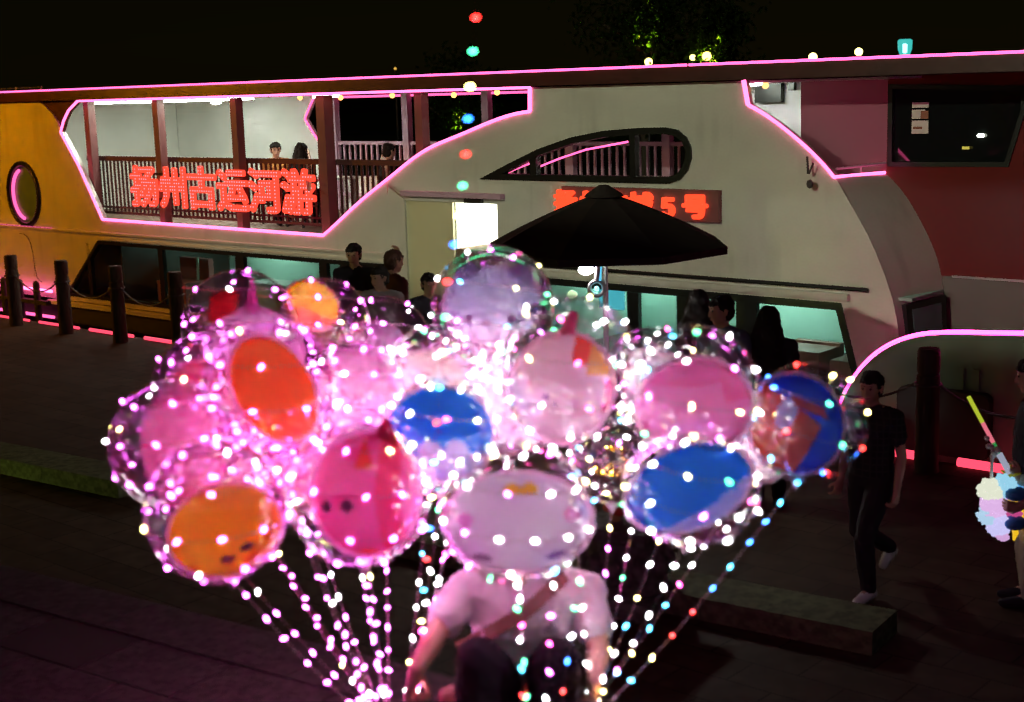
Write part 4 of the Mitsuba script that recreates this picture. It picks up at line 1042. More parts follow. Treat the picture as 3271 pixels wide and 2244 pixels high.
front = lambda f_: (lambda u, v, w: (w > 0) & f_(u, v))
DARK = (0.03, 0.01, 0.03)
PATTERN = {
    'orange': paint((0.92, 0.26, 0.015), (front(lambda u, v: v > 0.50 - 0.25 * u), (0.95, 0.34, 0.04)), (front(lambda u, v: blob(u, v, 0.50, -0.78, 0.30, 0.16, 0.3)), (0.80, 0.06, 0.02)), (front(lambda u, v: blob(u, v, 0.02, -0.62, 0.135, 0.085, 0.05)), DARK), (front(lambda u, v: blob(u, v, 0.40, -0.47, 0.135, 0.085, 0.35)), DARK)),
    'pink': paint((0.88, 0.20, 0.50), (front(lambda u, v: blob(u, v, 0.2, -0.3, 0.5, 0.45)), (0.90, 0.30, 0.60))),
    'rose': paint((0.85, 0.20, 0.42), (front(lambda u, v: v > 0.55), (0.85, 0.14, 0.25)), (front(lambda u, v: blob(u, v, -0.05, 0.02, 0.09, 0.11)), (0.05, 0.02, 0.10))),
    'lilac': paint((0.88, 0.55, 0.82)),
    'scarlet': paint((0.92, 0.06, 0.015), (lambda u, v, w: w < -0.1, (0.85, 0.4, 0.7))),
    'amber': paint((0.95, 0.36, 0.02), (front(lambda u, v: v < -0.25 + 0.3 * u), (0.85, 0.06, 0.05))),
    'mauve': paint((0.55, 0.28, 0.55), (front(lambda u, v: blob(u, v, -0.1, -0.2, 0.5, 0.6)), (0.75, 0.35, 0.6))),
    'peach': paint((0.92, 0.62, 0.66), (front(lambda u, v: blob(u, v, 0.3, -0.2, 0.5, 0.3)), (0.92, 0.48, 0.22)), (front(lambda u, v: blob(u, v, -0.6, -0.25, 0.25, 0.3)), (0.92, 0.50, 0.25))),
    'lavender': paint((0.46, 0.50, 0.80), (front(lambda u, v: v < -0.62), (0.85, 0.62, 0.80)), (front(lambda u, v: blob(u, v, -0.50, -0.42, 0.10, 0.13)), DARK), (front(lambda u, v: blob(u, v, 0.42, -0.46, 0.10, 0.13)), DARK), (front(lambda u, v: blob(u, v, -0.10, -0.55, 0.10, 0.09)), (0.25, 0.05, 0.10))),
    'blush': paint((0.92, 0.62, 0.80), (front(lambda u, v: (v > 0.50 - 0.1 * u) & (u > 0.10) & (u < 0.42)), (0.88, 0.06, 0.04)), (front(lambda u, v: (v > 0.30 + 0.2 * (u - 0.42)) & (u >= 0.42)), (0.92, 0.50, 0.10)), (front(lambda u, v: (u > 0.82) & (v < 0.3) & (v > -0.3)), (0.85, 0.12, 0.35)), (front(lambda u, v: blob(u, v, -0.28, -0.22, 0.06, 0.05, -0.5)), (0.35, 0.12, 0.38)), (front(lambda u, v: blob(u, v, -0.08, -0.32, 0.06, 0.05, -0.5)), (0.35, 0.12, 0.38))),
    'blue_scallop': paint((0.02, 0.16, 0.75), (front(lambda u, v: (v < -0.42) | blob(u, v, -0.12, -0.42, 0.24, 0.30) | blob(u, v, 0.36, -0.42, 0.24, 0.30)), (0.85, 0.66, 0.86))),
    'blue_edge': paint((0.02, 0.15, 0.72), (front(lambda u, v: (v < -0.58 + 0.22 * u) | blob(u, v, 0.50, -0.62, 0.20, 0.26, -0.3) | blob(u, v, 0.82, -0.45, 0.15, 0.24, -0.4)), (0.80, 0.45, 0.78))),
    'magenta': paint((0.90, 0.26, 0.58), (front(lambda u, v: v > 0.42 + 0.25 * (u - 0.2) ** 2), (0.88, 0.13, 0.42)), (front(lambda u, v: (u > 0.50) & (v > 0.0)), (0.88, 0.13, 0.36))),
    'navy': paint((0.015, 0.05, 0.55), (front(lambda u, v: (u + 0.6 * v < 0.30) & (v > -0.75 + 0.8 * (u + 0.3))), (0.75, 0.07, 0.03)), (front(lambda u, v: blob(u, v, -0.18, 0.32, 0.20, 0.36, -0.9)), (0.55, 0.62, 0.85)), (front(lambda u, v: (u > 0.05) & (u < 0.62) & (np.abs(v - 0.28 + 0.9 * (u - 0.3)) < 0.13)), (0.60, 0.06, 0.03))),
    'crown': paint((0.80, 0.64, 0.84), (front(lambda u, v: (np.abs(u - 0.06) < 0.235) & (v > 0.62) & (v < 0.74 + 0.10 * np.abs(np.sin((u - 0.06) * 13.5)))), (0.80, 0.36, 0.02)), (front(lambda u, v: blob(u, v, -0.72, 0.10, 0.12, 0.16)), (0.80, 0.20, 0.62)), (front(lambda u, v: blob(u, v, 0.76, 0.18, 0.12, 0.15)), (0.85, 0.22, 0.55)), (front(lambda u, v: blob(u, v, -0.50, -0.66, 0.15, 0.08, -0.2)), (0.20, 0.10, 0.22)), (front(lambda u, v: blob(u, v, 0.52, -0.64, 0.15, 0.07, 0.45)), (0.22, 0.08, 0.35))),
    'cerise': paint((0.88, 0.14, 0.46), (front(lambda u, v: (u > 0.25 + 0.12 * np.abs(v)) & (v > -0.95) & (u < 0.72)), (0.80, 0.06, 0.18)), (front(lambda u, v: (v > 0.45) & (np.abs(u - 0.05) < 0.16 * (1.0 - v) / 0.5)), (0.70, 0.05, 0.03)), (front(lambda u, v: blob(u, v, -0.68, -0.16, 0.10, 0.10)), DARK), (front(lambda u, v: blob(u, v, -0.27, -0.14, 0.11, 0.11)), DARK), (front(lambda u, v: blob(u, v, 0.06, -0.93, 0.22, 0.05)), (0.75, 0.05, 0.05))),
    'rosewhite': paint((0.93, 0.52, 0.74), (front(lambda u, v: blob(u, v, -0.35, 0.55, 0.16, 0.30, 0.5)), (0.88, 0.10, 0.42))),
    'pearl': paint((0.86, 0.66, 0.82)),
}
ICO5 = trimesh.creation.icosphere(subdivisions=5)
ICO4 = trimesh.creation.icosphere(subdivisions=4)
LED = {'pink': (48, 3.1, 26), 'white': (46, 29, 40), 'warm': (46, 22, 6), 'red': (15, 0.4, 0.3), 'green': (0.8, 12, 4.5), 'blue': (0.3, 3.0, 18), 'cyan': (0.7, 9, 16), 'rose': (40, 1.2, 9), 'inner_fill': (500, 375, 460)}
MODES = {'pink': (('pink', 0.86), ('white', 0.09), ('warm', 0.05)), 'mix': (('white', 0.52), ('pink', 0.14), ('warm', 0.12), ('cyan', 0.10), ('rose', 0.07), ('green', 0.05)), 'multi': (('red', 0.26), ('blue', 0.22), ('green', 0.22), ('warm', 0.18), ('cyan', 0.12))}
LED_GAIN = 1.0
bulb = trimesh.creation.icosphere(subdivisions=1)
bulb.apply_scale([0.0064, 0.0064, 0.0110])
bulb_dict = mikit.ply(bulb, 'clear_plastic', smooth=True)


def led(key, p, axis, colour, w=3.0, size=1.0):
    x, y, z = frame_of(axis)
    m = np.eye(4)
    m[:3, :3] = np.column_stack([x, y, z]) * size
    m[:3, 3] = p
    scene[num(key)] = {**bulb_dict, 'to_world': T(m), 'emitter': {'type': 'area', 'radiance': {'type': 'rgb', 'value': [c * LED_GAIN for c in LED[colour]]}, 'sampling_weight': w}}


def pick(mode):
    t = rng.random()
    for n, pr_ in MODES[mode]:
        t -= pr_
        if t <= 0:
            return n
    return MODES[mode][0][0]


def string_lights(key, path, step, mode, wire_r=0.0011, first=0.02, sideways=0.5, size=1.0):
    """Wire along path and a bulb every step metres."""
    p = np.asarray(path)
    add(f'{key}__wire', tube(p, wire_r, 4), 'wire_copper')
    s = np.r_[0, np.cumsum(np.linalg.norm(np.diff(p, axis=0), axis=1))]
    d = first
    while d < s[-1]:
        q = np.array([np.interp(d, s, p[:, i]) for i in range(3)])
        i = min(np.searchsorted(s, d), len(p) - 1)
        t = unit(p[i] - p[i - 1])
        ax = unit(t + sideways * rng.normal(size=3))
        led(f'{key}__led', q + rng.normal(size=3) * 0.002, ax, pick(mode) if isinstance(mode, str) else mode[counts.get(f'{key}__led', -1) % len(mode)], size=size)
        d += step * (0.88 + 0.24 * rng.random())


KNOT_L = np.array((-3.148, 2.941, 1.389))
KNOT_R = np.array((-2.673, 3.404, 1.366))
KNOT_C = np.array((-2.659, 3.11, 1.327))
FIST_L = hL + unit((-0.10, -0.10, -0.5)) * 0.085
FIST_R = hR + unit((0.02, -0.12, -0.5)) * 0.085
KNOTS = {'L': KNOT_L, 'R': KNOT_R, 'C': KNOT_C, 'FL': FIST_L, 'FR': FIST_R}
BALLOONS = [
    ('A', (-3.412, 2.524, 2.169), 0.216, 1.0, (0.027, -0.06, 0.0, 0.171, 0.131, 15), 'orange', 'pink', 'L', 26, 'clear balloon with an orange inner balloon with two dark ovals, lowest on the left', 'orange-filled balloon, lowest on the left', None),
    ('O', (-2.714, 3.101, 2.148), 0.228, 0.94, (0.007, -0.033, 0.0, 0.215, 0.146, 0), 'crown', 'mix', 'C', 34, "clear balloon with a white inner balloon with gold crown before the man's face", 'crown balloon before the seller', None),
    ('M', (-2.359, 3.513, 2.178), 0.210, 0.82, (-0.007, 0.003, 0.0, 0.193, 0.121, 20), 'blue_edge', 'mix', 'FR', 26, 'clear balloon with a blue inner balloon with pale scallops, lowest on the right', 'blue-filled balloon, lowest on the right', None),
    ('P', (-3.176, 2.893, 2.176), 0.226, 1.0, (0.023, -0.003, 0.0, 0.162, 0.185, 0), 'cerise', 'pink', 'L', 30, 'clear balloon with a magenta inner balloon with red triangle ear and two dots', 'magenta-filled balloon with two dots', [('ear', (0.72, 0.08, 0.2), [(0.25, 0.85, 0), (0.55, 0.85, 0), (0.42, 1.22, 0)], [0.02, 0.02, 0.008])]),
    ('K', (-3.165, 3.256, 2.293), 0.188, 1.0, (-0.004, 0.0, 0.0, 0.173, 0.15, 0), 'blue_scallop', 'mix', 'FL', 28, 'clear balloon with a blue inner balloon with pale scallops, in the middle of the cluster', 'blue-filled balloon in the middle', None),
    ('E', (-3.568, 2.889, 2.452), 0.226, 1.0, (0.01, 0.007, 0.0, 0.183, 0.12, -60), 'scarlet', 'pink', 'L', 28, 'clear balloon with a big plain red slanted inner balloon', 'red-filled balloon', None),
    ('L', (-2.550, 3.806, 2.398), 0.225, 1.0, (0.007, -0.043, 0.0, 0.182, 0.156, 8), 'magenta', 'mix', 'FR', 28, 'clear balloon with a pink inner balloon with magenta top band, at the right', 'pink and magenta filled balloon at the right', None),
    ('B', (-3.888, 2.725, 2.264), 0.217, 1.0, (0.037, -0.003, 0.0, 0.139, 0.194, 0), 'pink', 'pink', 'L', 28, 'clear balloon with a plain pink inner balloon, leftmost of the cluster', 'leftmost, plain pink filled balloon', None),
    ('J', (-2.937, 3.647, 2.472), 0.244, 1.0, (-0.022, -0.066, 0.0, 0.166, 0.18, -12), 'blush', 'mix', 'FR', 32, 'clear balloon with a pale pink inner balloon with red and yellow patches', 'pale pink balloon with red and yellow patches', [('ear', (0.88, 0.25, 0.5), [(-0.1, 0.95, 0), (-0.05, 1.35, 0)], [0.028, 0.018])]),
    ('N', (-2.353, 4.212, 2.251), 0.201, 1.0, (-0.039, -0.006, 0.0, 0.156, 0.168, 20), 'navy', 'multi', 'R', 20, 'clear balloon with a dark blue, red and white inner balloon, rightmost', 'rightmost, dark blue filled balloon', None),
    ('C', (-4.108, 3.056, 2.358), 0.218, 1.0, (-0.016, -0.055, 0.0, 0.165, 0.171, 0), 'rose', 'pink', 'L', 24, 'clear balloon with a rose inner balloon with one dark spot, upper left edge', 'rose-filled balloon with one dark spot', None),
    ('U', (-2.635, 4.268, 2.110), 0.145, 1.0, (0.051, 0.0, 0.0, 0.088, 0.126, 20), 'pearl', 'mix', 'FR', 16, 'clear balloon with a pale inner balloon, squeezed behind the blue ones at right', 'pale-filled balloon behind the right blue ones', None),
    ('Q', (-3.643, 3.310, 2.343), 0.194, 1.0, (0.012, -0.005, 0.0, 0.167, 0.167, 0), 'rosewhite', 'pink', 'L', 30, 'clear balloon with a pale rose inner balloon with a cerise streak', 'pale rose balloon with cerise streak', None),
    ('V', (-3.870, 3.266, 2.094), 0.179, 1.0, (0.003, -0.005, 0.0, 0.137, 0.141, 0), 'pink', 'pink', 'L', 24, 'clear balloon with a small pink inner balloon between the red and magenta ones', 'small pink filled balloon beside the red one', None),
    ('H', (-3.558, 3.637, 2.383), 0.180, 1.0, (-0.032, -0.029, 0.0, 0.141, 0.112, 0), 'peach', 'mix', 'FL', 24, 'clear balloon with a peach patched inner balloon above the middle blue one', 'peach-patched balloon above the middle blue one', None),
    ('D', (-4.306, 3.357, 2.529), 0.222, 1.0, (0.045, -0.093, 0.0, 0.188, 0.16, -10), 'lilac', 'pink', 'L', 18, 'clear balloon with a lilac inner balloon with pink horn and red ear', 'lilac-filled balloon with pink horn', [('horn', (0.88, 0.28, 0.6), [(-0.1, 0.8, 0.1), (-0.22, 1.72, 0.1)], [0.036, 0.006]), ('ear', (0.85, 0.05, 0.03), [(-0.62, 0.95, 0.1), (-0.58, 1.25, 0.1), (-0.85, 1.12, 0.1), (-0.88, 0.72, 0.1)], [0.03, 0.03, 0.03, 0.025])]),
    ('X', (-2.989, 3.951, 2.077), 0.155, 1.0, None, None, 'mix', 'FR', 18, 'clear balloon with nothing inside, low behind the crowned one', 'empty clear balloon behind the crown one', None),
    ('Y', (-4.188, 3.252, 2.015), 0.180, 1.0, (-0.008, 0.025, 0.0, 0.13, 0.133, 0), 'rosewhite', 'pink', 'L', 22, 'clear balloon with a pale rose inner balloon, low between the orange and magenta ones', 'pale rose balloon between the orange and magenta ones', None),
    ('W', (-3.424, 3.905, 2.225), 0.194, 1.0, (0.0, 0.0, 0.0, 0.165, 0.165, 0), 'pearl', 'mix', 'FL', 30, 'clear balloon with a pearly inner balloon in the middle behind the blue one', 'pearly balloon behind the middle blue one', None),
    ('F', (-4.231, 3.713, 2.501), 0.182, 1.0, (-0.047, 0.075, 0.0, 0.112, 0.091, -35), 'amber', 'pink', 'L', 18, 'clear balloon with a small amber and red inner balloon at the top left', 'amber-filled balloon at the top left', None),
    ('G', (-4.257, 4.044, 2.349), 0.217, 1.0, (-0.037, -0.052, 0.0, 0.151, 0.158, 0), 'mauve', 'pink', 'L', 22, 'clear balloon with a mauve inner balloon at the top between amber and lavender', 'mauve-filled balloon at the top', None),
    ('I', (-3.565, 3.977, 2.585), 0.234, 1.0, (0.0, 0.012, 0.0, 0.177, 0.137, 0), 'lavender', 'mix', 'FL', 22, 'clear balloon with a lavender inner balloon with round ears, topmost', 'topmost, lavender-filled balloon', [('ear', (0.5, 0.53, 0.8), [(-0.5, 0.74, 0), (-0.48, 0.8, 0)], [0.055, 0.052]), ('ear', (0.5, 0.53, 0.8), [(0.6, 0.66, 0), (0.62, 0.72, 0)], [0.055, 0.052])]),
    ('S', (-3.056, 4.290, 2.325), 0.179, 1.0, (0.007, -0.003, 0.0, 0.103, 0.103, 0), 'pearl', 'mix', 'FR', 22, 'clear balloon with a pearly inner balloon behind the pink one at right', 'pearly balloon behind the pink right one', None),
    ('Z', (-3.815, 4.095, 2.303), 0.198, 1.0, (0.0, -0.009, 0.0, 0.166, 0.162, 0), 'rosewhite', 'mix', 'FL', 26, 'clear balloon with a pale rose inner balloon below the topmost one', 'pale rose balloon below the topmost one', None),
]


def balloon(name, c, r, squash, inner, pattern, mode, knot, leds, label, short, extra=None):
    c = np.array(c)
    key = num('clear_balloon')
    down = unit(np.array([0, 0, -1.0]) + 0.35 * unit(KNOTS[knot or 'L'] - c))
    ax, ay, az = frame_of(-down)
    Rm = np.column_stack([ax, ay, az])
    # shell with a slightly drawn-out neck end
    v = np.array(ICO5.vertices)
    pull = 1.0 + 0.07 * np.clip(-v[:, 2] - 0.55, 0, 1) ** 2
    shape = v * np.array([1, 1, squash])
    shape[:, 2] *= pull
    crease = meshkit.fbm(np.stack([v[:, 0] * 5, v[:, 1] * 5, v[:, 2] * 2.2], 1) + 10 * r + c, 2, 11) - 0.5     # the film is drawn into soft creases towards the neck
    shape *= 1 + (0.006 + 0.010 * np.clip(-v[:, 2], 0, 1))[:, None] * crease[:, None]
    sv = c + (shape * r) @ Rm.T
    add(f'{key}__shell', trimesh.Trimesh(sv, ICO5.faces, process=False), 'balloon_film_clear' if name in 'AOMPKELJN' else 'balloon_film', smooth=True)
    bottom = c + down * r * squash * 1.01
    prof = [(0.004, 0.035), (0.013, 0.020), (0.022, 0.004), (0.03, -0.004)]
    neck = lathe([(a, b) for a, b in prof], 10)
    nv = np.array(neck.vertices) @ np.column_stack([ax, ay, -az]).T
    add(f'{key}__neck', trimesh.Trimesh(nv + bottom, neck.faces, process=False), 'clear_plastic', smooth=True)
    if inner:
        du, dv, dw, ru, rv, tilt = inner
        ci = c + SU * du + SV * dv + TO * dw
        a = math.radians(tilt)
        uu, vv_ = SU * math.cos(a) + SV * math.sin(a), -SU * math.sin(a) + SV * math.cos(a)
        q = np.array(ICO5.vertices)
        rw = 0.62 * min(ru, rv) + 0.1 * max(ru, rv)
        an = np.arctan2(q[:, 1], q[:, 0])
        rim_ = np.exp(-(q[:, 2] / 0.30) ** 2)
        q2 = q * np.array([ru, rv, rw]) * (1 + 0.014 * rim_ * np.sin(34 * an + 3 * np.sin(5 * an)) + 0.03 * (meshkit.fbm(q * 2.2 + c, 2, 5) - 0.5))[:, None]
        m = ci + q2 @ np.array([uu, vv_, TO])
        k2 = f'{key}__inner_balloon'
        scene[k2] = mikit.ply((m, np.array(ICO5.faces)), 'printed_film', smooth=True, color=PATTERN[pattern](q[:, 0], q[:, 1], q[:, 2]))
        for j in range(2):                                     # two unseen bulbs added inside the film to brighten the print
            led(f'{k2}__led', ci + (j - 0.5) * 0.75 * ru * uu + rng.normal() * 0.15 * rv * vv_ - 0.15 * rw * TO, uu, 'inner_fill', 20.0, 1.25)
        an = np.linspace(0, 2 * np.pi, 97)[:-1]
        fl = []
        for j, rr in enumerate((0.985, 1.05, 1.09)):
            wob = 0.012 * np.sin(17 * an + 1.3 * j + r * 90) * (j > 0)
            fl.append(ci + (np.cos(an) * ru * (rr + wob))[:, None] * uu + (np.sin(an) * rv * (rr + wob))[:, None] * vv_ + (wob * 0.25)[:, None] * TO * ru * 3)
        fv = np.vstack(fl)
        ff = [[o * 96 + i_, o * 96 + (i_ + 1) % 96, (o + 1) * 96 + (i_ + 1) % 96] for o in range(2) for i_ in range(96)] + [[o * 96 + i_, (o + 1) * 96 + (i_ + 1) % 96, (o + 1) * 96 + i_] for o in range(2) for i_ in range(96)]
        scene[f'{k2}__seam'] = mikit.ply((fv, np.array(ff)), 'printed_film', smooth=True, color=np.tile((0.90, 0.62, 0.80), (len(fv), 1)))
        loc = lambda x, y, z: ci + x * ru * uu + y * rv * vv_ + z * rw * TO
        for j, (kind, col, pts, rad) in enumerate(extra or ()):
            man = to_tri(hull_of(*[(loc(*p), q_) for p, q_ in zip(pts, rad)]), 0.02, 3)
            vv = np.array(man.vertices)
            scene[num(f'{k2}__{kind}')] = mikit.ply((vv, np.array(man.faces)), 'printed_film', smooth=True, color=np.tile(col, (len(vv), 1)))
    tag(key, label, 'balloon', 'clear balloons with printed balloons inside')
    # light string: wound round the balloon, then down to the hand
    ks = num('light_string')
    t = np.linspace(0, 1, 150)
    th = np.radians(20 + 148 * t)
    ph = 2 * np.pi * (4.2 * t) + rng.random() * 6.28
    loc = np.stack([np.sin(th) * np.cos(ph), np.sin(th) * np.sin(ph), np.cos(th) * squash], 1)
    loc[:, 2] *= 1.0 + 0.07 * np.clip(-np.cos(th) - 0.55, 0, 1) ** 2
    wrap = c + loc * (r + 0.004) @ Rm.T
    s = np.sum(np.linalg.norm(np.diff(wrap, axis=0), axis=1))
    if knot:
        e = KNOTS[knot] + rng.normal(size=3) * 0.012
        tt = np.linspace(0.02, 1, 24)[:, None]
        tail = bottom + (e - bottom) * tt
        tail[:, 2] -= 0.03 * np.sin(np.pi * tt[:, 0])
        path = np.vstack([wrap, bottom + down * 0.01, tail])
    else:
        path = wrap
    step = s / (1.1 * leds)
    add(f'{ks}__wire', tube(path, 0.0014, 4), 'wire_copper')
    sl = np.r_[0, np.cumsum(np.linalg.norm(np.diff(path, axis=0), axis=1))]
    d, n_ = 0.01, 0
    while d < sl[-1]:
        q = np.array([np.interp(d, sl, path[:, i]) for i in range(3)])
        i = min(np.searchsorted(sl, d), len(path) - 1)
        tg = unit(path[i] - path[i - 1])
        led(f'{ks}__led', q, unit(tg + 0.8 * rng.normal(size=3)), pick(mode))
        d += (step if d < s else 0.10) * (0.8 + 0.4 * rng.random())
    tag(ks, string_label(mode, short), 'light string', 'light strings wound round the balloons')


def string_label(mode, label):
    return {'pink': 'pinkish white', 'mix': 'pastel white', 'multi': 'many-coloured'}[mode] + ' light string round the ' + label


for b in BALLOONS:
    balloon(*b)

# loose strings without a balloon in view
ks = num('light_string')
hang = densify([(-2.315, 2.567, 3.667), (-2.342, 2.586, 3.568), (-2.367, 2.599, 3.49), (-2.392, 2.611, 3.406), (-2.415, 2.625, 3.328), (-2.445, 2.645, 3.24), (-2.478, 2.665, 3.159), (-2.607, 2.73, 2.896), (-2.859, 2.908, 2.32), tuple(FIST_L)], 0.03)
add(f'{ks}__wire', tube(hang, 0.0008, 4), 'wire_copper')
for p_, c_ in (((-2.32, 2.57, 3.643), 'blue'), ((-2.342, 2.586, 3.568), 'red'), ((-2.367, 2.599, 3.49), 'green'), ((-2.392, 2.611, 3.406), 'warm'), ((-2.415, 2.625, 3.328), 'blue'), ((-2.445, 2.645, 3.24), 'red'), ((-2.478, 2.665, 3.159), 'green'), ((-2.519, 2.69, 3.079), 'warm'), ((-2.555, 2.707, 3.001), 'blue'), ((-2.607, 2.73, 2.896), 'red'), ((-2.65, 2.761, 2.792), 'green'), ((-2.701, 2.798, 2.684), 'warm'), ((-2.753, 2.834, 2.571), 'cyan'), ((-2.803, 2.869, 2.455), 'red'), ((-2.859, 2.908, 2.32), 'green'), ((-2.895, 2.929, 2.201), 'warm'), ((-2.918, 2.938, 2.098), 'blue'), ((-2.957, 2.958, 1.987), 'red'), ((-2.995, 2.977, 1.874), 'cyan'), ((-3.025, 2.991, 1.761), 'warm')):
    led(f'{ks}__led', p_, (0.756, 0.653, 0.1), c_, size=0.85)
tag(ks, 'many-coloured light string hanging down from above the picture into the cluster', 'light string')
for lab, a, b, m in (('left of three light strings hanging straight before the shirt and trousers', (-2.705, 3.086, 1.946), (-2.682, 3.075, 1.487), ['green', 'white', 'cyan', 'red']),
                     ('middle of three light strings hanging before the shirt and right knee', (-2.632, 3.172, 1.923), (-2.638, 3.119, 1.454), ['pink', 'rose', 'pink', 'white']),
                     ('right of three light strings hanging before the shirt and right knee', (-2.596, 3.256, 1.92), (-2.624, 3.171, 1.453), ['green', 'white', 'blue', 'red', 'green'])):
    ks = num('light_string')
    string_lights(ks, densify([a, b, tuple(KNOT_C)], 0.03), 0.088, m, sideways=3.0, first=0.01)
    tag(ks, lab, 'light string')
for nme, kp, lab in (('L', KNOT_L, 'knotted ends of the light strings below the left hand'), ('R', KNOT_R, 'knotted ends of the light strings below the right hand'), ('C', KNOT_C, 'knotted ends of the hanging strings on a weight between the feet')):
    k = num('string_weight')
    add(f'{k}__knot', ball(0.022, kp, 2), 'clear_plastic', smooth=True)
    zb = 0.905 if nme != 'R' else 0.905
    add(f'{k}__cord', cyl(kp, (kp[0], kp[1], zb + 0.05), 0.004, 6), 'wire_copper')
    add(f'{k}__bag', lathe([(0, 0), (0.06, 0.005), (0.07, 0.04), (0.03, 0.075), (0.012, 0.09), (0, 0.09)], 14, (kp[0], kp[1], zb)), 'rubber', smooth=40)
    tag(k, lab, 'weight')

# ---------------------------------------------------------------- far bank: trees and lamps
def tree(x, y, h, r, label, seed, n=2600, z0=0.3, more=()):
    g = np.random.default_rng(seed)
    key = num('tree')
    trunk = [np.array([x, y, z0 - 0.05]) + np.array([math.sin(i * 0.9 + seed) * 0.10, math.cos(i * 0.7 + seed) * 0.10, h * 0.62 * i / 6]) for i in range(7)]
    add(f'{key}__trunk', tube(trunk, np.linspace(0.16, 0.06, 7), 8), 'bark', smooth=60)
    tips = []
    for i in range(9):
        b = trunk[2 + i % 5]
        d = unit([math.cos(i * 2.4 + seed), math.sin(i * 2.4 + seed), 0.55 + 0.5 * g.random()])
        e = b + d * r * (0.7 + 0.5 * g.random())
        add(f'{key}__limb', tube([b, (b + e) / 2 + [0, 0, 0.08], e], [0.05, 0.035, 0.012], 6), 'bark')
        tips += [e, (b + e) / 2]
    tips.append(np.array(trunk[-1]) + [0, 0, h * 0.25])
    for q in more:
        add(f'{key}__limb', tube([trunk[4], (trunk[4] + np.array(q)) / 2 + [0, 0, 0.15], np.array(q)], [0.05, 0.03, 0.01], 6), 'bark')
        tips += [np.array(q)] * 5
    cl = np.array(tips)[g.integers(0, len(tips), n)]
    p = cl + g.normal(size=(n, 3)) * np.array([0.34, 0.34, 0.26]) * r * 0.62
    q = g.normal(size=(n, 3))
    q /= np.linalg.norm(q, axis=1, keepdims=True)
    w = np.cross(q, g.normal(size=(n, 3)))
    w /= np.linalg.norm(w, axis=1, keepdims=True)
    L = 0.085 + 0.06 * g.random((n, 1))
    v = np.stack([p - q * L, p + w * L * 0.45, p + q * L, p - w * L * 0.45], 1).reshape(-1, 3)
    i = np.arange(n) * 4
    add(f'{key}__crown', (v, np.vstack([np.stack([i, i + 1, i + 2], 1), np.stack([i, i + 2, i + 3], 1)])), 'leaf')
    tag(key, label, 'tree')


def uplight(x, y, z, target, power, label, cutoff=14):
    k = num('garden_spotlight')
    add(f'{k}__body', lathe([(0, 0), (0.10, 0), (0.10, 0.12), (0.06, 0.16), (0, 0.16)], 12, (x, y, z)), 'black')
    o = np.array([x, y, z + 0.25])
    scene[f'{k}_beam'] = {'type': 'spot', 'to_world': T().look_at(origin=[float(q) for q in o], target=[float(q) for q in target], up=[0.1, 1, 0]), 'intensity': {'type': 'rgb', 'value': [c * power for c in (0.62, 1.0, 0.05)]}, 'cutoff_angle': float(cutoff), 'beam_width': float(cutoff) * 0.5, 'sampling_weight': 350.0}
    tag(k, label, 'spotlight')


for (px, top_, r, lab, sd, tgt, pw, cut) in ((-22.064, 7.2, 2.0, 'tree lit green above the roof line right of the middle', 3, (-21.634, 30.4, 5.005), 16000, 4.5), (-20.304, 6.0, 1.5, 'tree lit green low behind the roof, right of the other lit tree', 8, (-19.756, 30.4, 4.345), 13000, 5), (-28.68, 4.6, 1.4, 'small tree lit green behind the open deck', 12, (-28.248, 30.5, 2.941), 7000, 5)):
    tree(px, 31.0, top_, r, lab, sd, more=[(tgt[0], 31.0 - 0.4, tgt[2] + 0.1), (tgt[0] + 0.15, 30.8, tgt[2] + 0.5), (tgt[0] - 0.1, 30.7, tgt[2] - 0.3)])
    uplight(px + 0.2, 29.6, 0.30, tgt, pw, lab.replace('tree lit', 'spotlight under the tree lit'), cut)
for (px, py, r, col, lab) in ((1472, 141, 0.10, (5.5, 4.2, 1.0), 'yellow globe lamp behind the roof below the tall green tree'), (1572, 131, 0.075, (4.5, 4.0, 0.9), 'small yellow globe lamp left in the pair behind the roof'), (1604, 128, 0.11, (5.5, 4.0, 0.8), 'yellow globe lamp right in the pair behind the roof'), (1845, 130, 0.10, (5.5, 3.8, 1.2), 'yellow globe lamp on the roof line left of the lone globe'), (1949, 118, 0.09, (5.5, 4.4, 1.2), 'lone yellow globe lamp left of the teal lantern'), (897, 156, 0.04, (0.9, 0.5, 0.08), 'tiny dim amber lamp above the roof line'), (1070, 197, 0.0, (5, 4, 2), '')):
    if r == 0:
        continue
    k = num('globe_lamp')
    o = meshkit.np.array([0, 0, 3.4])
    d = np.array(PT[(px, py)])
    emit(f'{k}__globe', ball(r, d, 2), col, 4)
    add(f'{k}__post', cyl((d[0], d[1], 0.3), (d[0], d[1], d[2] - r * 0.8), 0.035, 8), 'black')
    tag(k, lab, 'lamp')
k = 'lantern'
d = np.array(PT[(2054, 107)])
emit(f'{k}__glass', lathe([(0.0, -0.19), (0.10, -0.19), (0.15, -0.05), (0.16, 0.14), (0.12, 0.17), (0, 0.17)], 12, d), (0.05, 0.55, 0.50), 4)
emit(f'{k}__lamp_core', lathe([(0.0, -0.14), (0.05, -0.12), (0.055, 0.06), (0, 0.08)], 8, d + 0.18 * unit(EYE - d)), (0.9, 2.2, 2.0), 3)
add(f'{k}__post', cyl((d[0], d[1], 0.3), (d[0], d[1], d[2] - 0.19), 0.04, 8), 'black')
tag(k, 'teal glowing lantern on a post behind the roof', 'lantern')


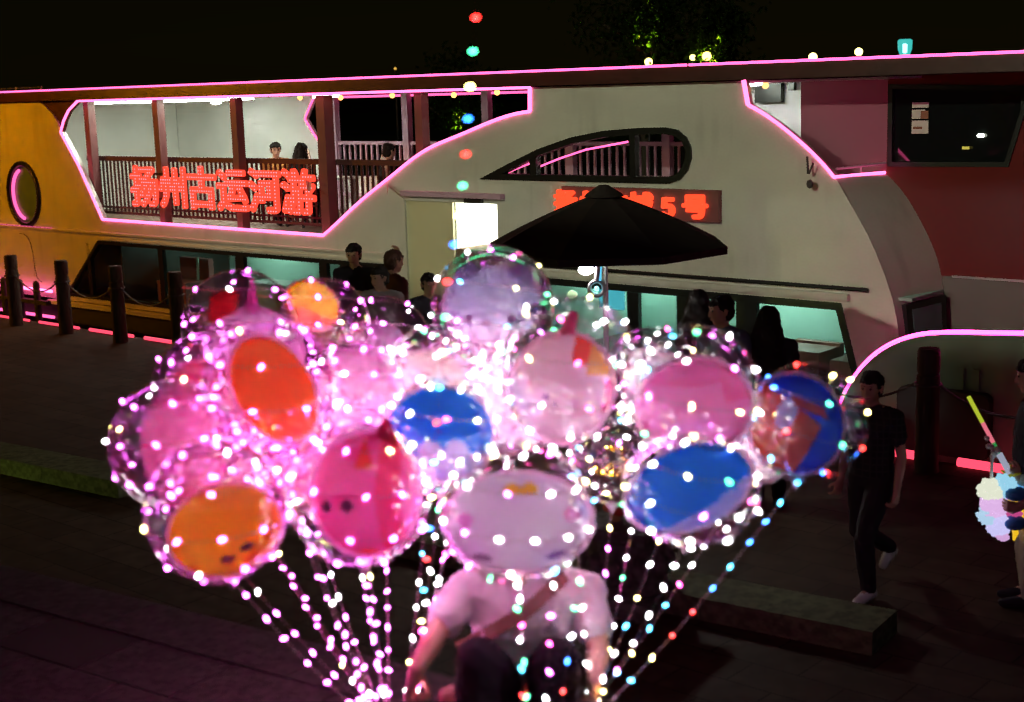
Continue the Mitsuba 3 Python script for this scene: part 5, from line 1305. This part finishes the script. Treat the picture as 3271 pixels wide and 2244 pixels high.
# ---------------------------------------------------------------- street lamps outside the picture, an added shade block and kerb light
def street_lamp(label, x, y, h, target, size, rgb, weight):
    k = num('street_lamp')
    add(f'{k}__post', tube([(x, y, 0.0), (x, y, h * 0.5), (x, y, h - 0.05)], [0.09, 0.07, 0.05], 10), 'black', smooth=40)
    o = np.array([x, y, h])
    d = unit(np.asarray(target, float) - o)
    a, b, _ = frame_of(d)
    Rm = np.eye(4)
    Rm[:3, :3] = np.column_stack([a, b, d])
    Rm[:3, 3] = o
    sx, sy = size if isinstance(size, tuple) else (size, size)
    hd = bx(-sx * 0.6, sx * 0.6, -sy * 0.6, sy * 0.6, -0.14, -0.01)
    hd.apply_transform(Rm)
    add(f'{k}__housing', hd, 'black')
    q = trimesh.Trimesh(np.array([[-sx / 2, -sy / 2, 0], [sx / 2, -sy / 2, 0], [sx / 2, sy / 2, 0], [-sx / 2, sy / 2, 0.0]]), np.array([[0, 1, 2], [0, 2, 3]]), process=False)
    q.apply_transform(Rm)
    emit(f'{k}__lens', q, rgb, weight)
    tag(k, label, 'street lamp')


street_lamp('tall street lamp behind the viewer, shining over the added shade block on the boat', -9.0, -14.0, 12.0, (-11.0, 13.5, 2.0), (0.9, 0.2), LAMP_MAIN, 700)
k = 'shade_block'  # unseen block added to keep the lamp off quay and balloons
add(f'{k}__wall', bx(-24.0, 3.0, -11.8, -8.3, 0.0, 8.6), 'grey_panel')
add(f'{k}__upper_block', bx(-24.0, -11.1, -11.6, -8.31, 8.601, 10.5), 'grey_panel')  # taller part added to keep the lamp off the left hull
add(f'{k}__roof', trimesh.convex.convex_hull(np.array([[x, y, z] for x in (-24.6, 3.6) for y, z in ((-12.2, 8.61), (-7.9, 8.61), (-8.0, 9.52), (-10.0, 9.6))])), 'rubber')
for i_ in range(7):
    for z_ in (1.2, 4.6):
        add(f'{k}__window', bx(-22.6 + i_ * 3.6, -21.2 + i_ * 3.6, -8.33, -8.25, z_, z_ + 1.7), 'dark_glass')
tag(k, 'unseen block added behind the viewer to shade the quay', 'light_blocker')
street_lamp('orange street lamp beyond the left edge that lights the stern', -24.6, 8.2, 4.6, (-23.2, 13.5, 1.6), 0.28, LAMP_ORANGE, 380)
street_lamp('low greenish light added beyond the left edge to brighten the kerb', -12.8, 4.2, 0.32, (-11.2, 6.8, 0.08), 0.2, (110, 135, 28), 120)  # unseen light added to brighten the shaded kerb
